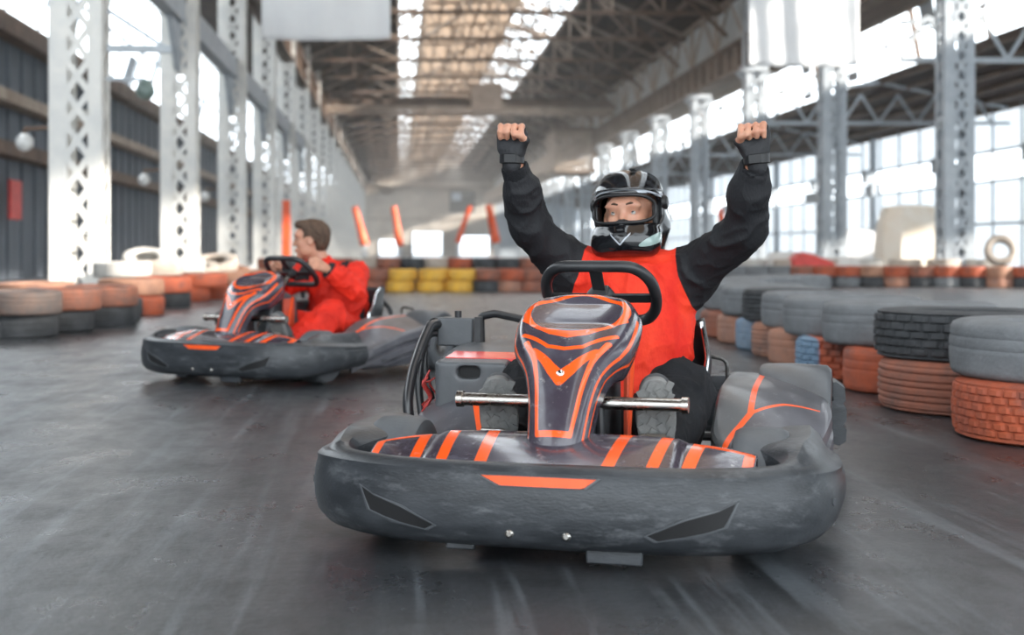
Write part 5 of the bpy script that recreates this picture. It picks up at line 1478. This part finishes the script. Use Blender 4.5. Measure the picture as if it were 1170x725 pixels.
# right foreground barrier: bottom layer, then the bigger grey ones on top
def near_right():
    bot = [(5.22, .42, 'zig', 'orange', 'bright orange tyre with zigzag tread, first of the bottom row at the right edge'),
           (6.17, .46, 'rib', 'brick', 'brown red tyre with ribbed tread, second of the bottom row from the right edge'),
           (6.98, .34, 'worn', 'orange', 'narrow orange tyre, third of the bottom row from the right edge'),
           (7.80, .42, 'block', 'twotone', 'orange tyre with a blue end in the bottom row, fourth from the right edge'),
           (8.60, .36, 'worn', 'rust', 'faded orange brown tyre, fifth of the bottom row from the right edge'),
           (9.28, .32, 'rib', 'rust', 'small rust grey tyre between the blue one and the fifth of the bottom row'),
           (9.92, .31, 'worn', 'blue', 'blue grey tyre in the bottom row of the right barrier'),
           (10.60, .36, 'worn', 'rust', 'peach brown tyre just beyond the blue grey one, bottom row'),
           (11.35, .36, 'worn', 'brick', 'last red brown tyre of the bottom row, beside the red sleeve')]
    for i, (D, r, st, c, lab) in enumerate(bot):
        pL = (1085, 1001, 962, 908, 877, 858, 840, 819, 800)[i]; X = D*math.tan(math.atan((pL-585)/FPX)+math.asin(r/math.hypot(D, 2))); x, y = W(X, D); tyre(x, y, 0, r, .225, st, c, lab, 'bottom row of the right tyre barrier', rz=YAW*-1 if c == 'twotone' else i*.7)
    top = [(5.30, .48, 'worn', 'grey', 'smooth grey tyre on top at the right edge of the track barrier'),
           (6.28, .47, 'block', 'dark', 'dark tyre with bold block tread on top of the right barrier'),
           (7.24, .47, 'worn', 'grey', 'smooth grey tyre on top, next behind the block treaded one'),
           (8.14, .42, 'worn', 'grey', 'grey tyre on top, second behind the block treaded one'),
           (8.92, .36, 'worn', 'grey', 'smaller grey tyre on top, third behind the block treaded one'),
           (9.68, .38, 'rib', 'dark', 'dark grey tyre on top, fourth behind the block treaded one'),
           (10.50, .42, 'worn', 'grey', 'grey tyre on top, fifth behind the block treaded one'),
           (11.40, .44, 'worn', 'grey', 'last grey tyre on top of the straight part of the right barrier')]
    for i, (D, r, st, c, lab) in enumerate(top):
        pL = (1081, 996, 938, 894, 869, 847, 823, 804)[i]; X = D*math.tan(math.atan((pL-585)/FPX)+math.asin(r/math.hypot(D, 2))); x, y = W(X, D); tyre(x, y, .226, r, .235, st, c, lab, 'top row of the right tyre barrier', tilt=(.012*math.sin(i), .012), rz=i*1.1)
    path = [(1.98, 12.35), (2.08, 13.25), (2.38, 14.12), (2.85, 14.9), (3.35, 15.6)]
    for i, (X, D) in enumerate(path):
        for lv in (0, 1):
            x, y = W(X, D); tyre(x, y, lv*.226, .43, .225, 'worn', ('grey', 'dark', 'rust', 'grey')[(i+2*lv) % 4] if not lv else 'grey',
                 'grey barrier tyre where the right barrier curves away, %s along, %s layer' % (NUM[i], 'upper' if lv else 'lower'), 'curving end of the right tyre barrier')
near_right()
# left barrier
def near_left():
    L = [ # px, D, z, r, colour, label, tilt
     (-16, 11.3, 0, .34, 'dark', 'dark tyre low at the left edge of the picture'), (-16, 11.3, TH, .36, 'soot', 'grey brown tyre on the stack at the left edge'),
     (24, 11.35, 0, .31, 'dark', 'dark tyre in the bottom layer under the grey red one at the left'), (24, 11.3, TH, .34, 'soot', 'dirty grey brown tyre on top of the second stack from the left edge'),
     (66, 12.1, 0, .32, 'dark', 'dark tyre under the orange brown one at left'), (71, 12.1, TH, .35, 'dullred', 'orange brown tyre topping the second stack at left'),
     (111, 13.0, 0, .38, 'dark', 'wide dark tyre under the dull red one, before the nearest white column'), (115, 13.0, TH, .36, 'dullred', 'dull red tyre on top, before the foot of the nearest white column'),
     (143, 13.9, 0, .16, 'dark', 'small dark tyre at the end of the near left stacks'), (167, 15.2, 0, .20, 'orange', 'small orange tyre on the floor past the near left stacks'),
     (150, 16.2, 0, .40, 'orange', 'orange tyre low in the stack behind the small dark one'), (150, 16.2, TH, .40, 'peach', 'peach tyre on the stack behind the small dark one'),
     (188, 17.3, 0, .34, 'dark', 'dark tyre under the orange one, third stack from the nearest column'), (186, 17.3, TH, .38, 'orange', 'orange tyre over the dark one, right of the nearest column'),
     (212, 19.4, 0, .36, 'orange', 'orange tyre at the bottom of the round stack left of the dark kart'), (226, 19.6, TH, .44, 'orange', 'orange tyre on top of the round stack left of the dark kart'),
     (248, 20.4, 0, .38, 'orange', 'orange tyre behind the nose of the distant kart'), (262, 21.6, TH, .40, 'peach', 'peach tyre partly hidden by the distant kart steering wheel'),
     (285, 22.4, 0, .40, 'pale', 'pale tyre directly behind the distant kart nose'), (290, 22.6, TH, .40, 'peach', 'peach tyre above the pale one behind the distant kart'),
     (175, 18.7, .40, .42, 'pale', 'bleached tyre lying on the orange stack right of the nearest column'), (205, 20.4, .40, .40, 'white', 'chalky tyre on top of the heap beside the second column'),
     (40, 14.2, TH, .42, 'peach', 'peach tyre behind the leftmost stacks'), (40, 14.2, 0, .42, 'dark', 'dark tyre supporting the peach one at far left'),
     (130, 15.0, .0, .34, 'dark', 'dark tyre tucked behind the wide dark one'), (140, 17.4, .40, .38, 'white', 'white tyre lying behind the dull red one')]
    for i, e in enumerate(L):
        px, D, z, r, c, lab = e; x, y = at(px, D); tyre(x, y, z, r, TH, 'worn' if i % 2 else 'rib', c, lab, 'tyres along the left side of the track', tilt=(.02*math.sin(i*2), .02*math.cos(i)), rz=i*.9)
    P = [ (166, 20.8, .47, .36, 'white', (.42, .1), 'white tyre leaning at a slant near the foot of the second column'),
          (223, 23.2, .28, .42, 'pale', (.25, .0), 'grey beige tyre tipped over beside the second column'),
          (243, 25.5, .36, .50, 'pale', (.30, -.1), 'large bleached tyre on the heap between second and third columns'),
          (262, 26.0, .24, .42, 'peach', (.1, .2), 'peach tyre at the right of the heap by the third column'),
          (250, 24.4, .05, .45, 'white', (.06, .0), 'white tyre at the foot of the heap between the columns'),
          (215, 24.4, .05, .45, 'white', (.06, .1), 'white tyre low beside the second column'),
          (275, 24.5, .08, .40, 'pale', (.1, .0), 'bleached tyre behind the distant kart steering wheel'),
          (190, 22.0, .05, .45, 'pale', (.05, .0), 'bleached tyre low in the heap right of the nearest column')]
    P += [(166, 20.9, .0, .40, 'peach', (0, 0), 'peach tyre on the floor under the leaning white one'), (166, 20.9, .20, .40, 'pale', (0, 0), 'bleached tyre carrying the leaning white one'),
          (222, 23.3, .0, .42, 'peach', (0, 0), 'peach tyre under the tipped grey beige one'), (262, 26.2, .0, .42, 'rust', (0, 0), 'rust coloured tyre at the back of the heap')]
    for px, D, z, r, c, t, lab in P: x, y = at(px, D); tyre(x, y, z, r, .22, 'worn', c, lab, 'loose heap of bleached tyres', tilt=t)
near_left()
# far barrier across the track
def far():
    cols = ['peach', 'brick', 'orange', 'brick', 'brick', 'yellow', 'yellow', 'yellow', 'brick', 'brick', 'brick', 'orange']
    pxs = [300, 338, 362, 395, 427, 457, 492, 525, 556, 583, 607, 640]
    for i, (px, c) in enumerate(zip(pxs, cols)):
        for lv in (0, 1):
            x, y = at(px+(3 if lv else 0), 24.0); cc = c if not (lv and c == 'brick' and i % 2) else 'orange'
            if c == 'brick' and not lv: cc = ('rust', 'brick', 'dark')[i % 3]
            w = 'yellow' if c == 'yellow' else ('red brown' if c == 'brick' else 'orange')
            tyre(x, y, lv*.21, .27, .205, 'worn', cc, '%s tyre in the %s layer of the far barrier, %s from its left end' % (w, 'upper' if lv else 'lower', NUM[i]), 'front file of the far tyre barrier', n=40, lod=0)
    bc = ['pale', 'brick', 'dark', 'pale', 'orange', 'dark', 'dark', 'brick', 'grey', 'orange', 'brick', 'dark', 'yellow', 'brick']
    for i in range(14):
        for lv in (0, 1, 2):
            x, y = at(310+27*i, 26.4); tyre(x, y, lv*.2, .28, .195, 'worn', bc[(i+lv*5) % 14], 'tyre in the %s rear stack of the far barrier, %s layer' % (NUM[i], ('bottom', 'middle', 'top')[lv]), 'rear file of the far tyre barrier', n=36, lod=0)
    # right part, running across to the right edge
    for i in range(17):
        px = 842+24*i*(1+.012*i); D = 28.2-.13*i
        if px > 1215: break
        for lv in (0, 1):
            x, y = at(px, D); c = ('dark', 'grey', 'dark', 'rust')[i % 4] if lv == 0 else ('orange', 'peach', 'orange', 'brick', 'orange')[i % 5]
            if px < 905: c = 'grey' if lv else 'dark'
            tyre(x, y, lv*.215, .31, .21, 'worn', c, '%s tyre, %s layer below the right windows, %s from left end' % ('painted' if c not in ('dark', 'grey') else 'grey black', 'upper' if lv else 'lower', NUM[i]), 'tyre barrier below the right windows', n=40, lod=0)
    for i in range(7):
        x, y = at(850+44*i, 30.6); tyre(x, y, 0, .40, .30, 'worn', ('pale', 'white', 'peach')[i % 3], 'bleached tyre lying behind the right window barrier, %s from the left' % NUM[i], 'bleached tyres behind the right barrier', n=36, lod=0)
        x, y = at(858+44*i, 30.8); tyre(x, y, .30, .38, .25, 'worn', ('white', 'pale', 'pale')[i % 3], 'bleached upper tyre behind the right window barrier, %s from the left' % NUM[i], 'bleached upper tyres behind the right barrier', n=36, lod=0)
    x, y = at(1142, 30.0); tyre(x, y, .72, .36, .24, 'worn', 'pale', 'bleached tyre standing on edge at the right end of the far barrier', 'tyres standing on edge', tilt=(1.25, .1), rz=-.35, n=40, lod=0)
    x, y = at(1135, 30.6); tyre(x, y, .0, .45, .40, 'worn', 'white', 'pale tyre carrying the one that stands on edge', 'tyres standing on edge', n=40, lod=0)
far()
# ------------------------------------------------------------ karts and drivers in place
def put(o, X, Y, th):
    x, y = W(X, Y); o.location = (x, y, o.location.z); o.rotation_euler = (0, 0, -PI/2-math.radians(th)-YAW)
k1 = make_kart(); put(k1, .300, 3.92, 14.6)
tag(k1, 'black racing kart with orange striped nose nearest the camera, carrying the helmeted driver', 'kart', 'go-karts on the track')
k2 = copy_tree(k1); put(k2, -1.235, 8.03, 29.0)
tag(k2, 'farther black and orange kart carrying the bareheaded driver', 'kart')
d1 = make_driver(); put(d1, .300, 3.92, 14.6)
tag(d1, 'person in red and black race suit and black helmet raising both fists', 'person')
d2 = make_second_driver(); put(d2, -1.235, 8.03, 29.0)
tag(d2, 'bareheaded person in red race suit looking aside, hands on the steering wheel', 'person')

# ------------------------------------------------------------ light
w = bpy.data.worlds.new('overcast sky'); bpy.context.scene.world = w; w.use_nodes = True
bg = w.node_tree.nodes['Background']; bg.inputs[0].default_value = (.87, .945, 1.0, 1); bg.inputs[1].default_value = 4.4
def sun(name, e, az, el, ang, col):
    l = bpy.data.lights.new(name, 'SUN'); l.energy = e; l.angle = math.radians(ang); l.color = col
    o = bpy.data.objects.new(name, l); COL.objects.link(o)
    # az: direction the light comes from, degrees from +y towards +x
    d = Vector((math.sin(math.radians(az))*math.cos(math.radians(el)), math.cos(math.radians(az))*math.cos(math.radians(el)), math.sin(math.radians(el))))
    o.rotation_euler = d.to_track_quat('Z', 'Y').to_euler(); return o
sun('sun', 16.0, 112, 17, 2, (1.0, .93, .84))

# ------------------------------------------------------------ camera
cd = bpy.data.cameras.new('camera'); cam = bpy.data.objects.new('camera', cd); COL.objects.link(cam)
cd.sensor_width = 36; cd.sensor_fit = 'HORIZONTAL'; cd.lens = FPX/1170*36; cd.shift_y = -(362.5-HZ)/1170
cam.location = (0, 0, CAM_H); cam.rotation_euler = (PI/2, 0, -YAW)
cd.dof.use_dof = True; cd.dof.focus_distance = 3.75; cd.dof.aperture_fstop = 2.6
cd.clip_end = 1000
sc = bpy.context.scene; sc.camera = cam
vs = sc.view_settings; vs.view_transform = 'Standard'; vs.look = 'None'; vs.gamma = 1; vs.use_curve_mapping = False; vs.exposure = 0
sc.cycles.use_denoising = True
sc.cycles.max_bounces = 8; sc.cycles.diffuse_bounces = 5
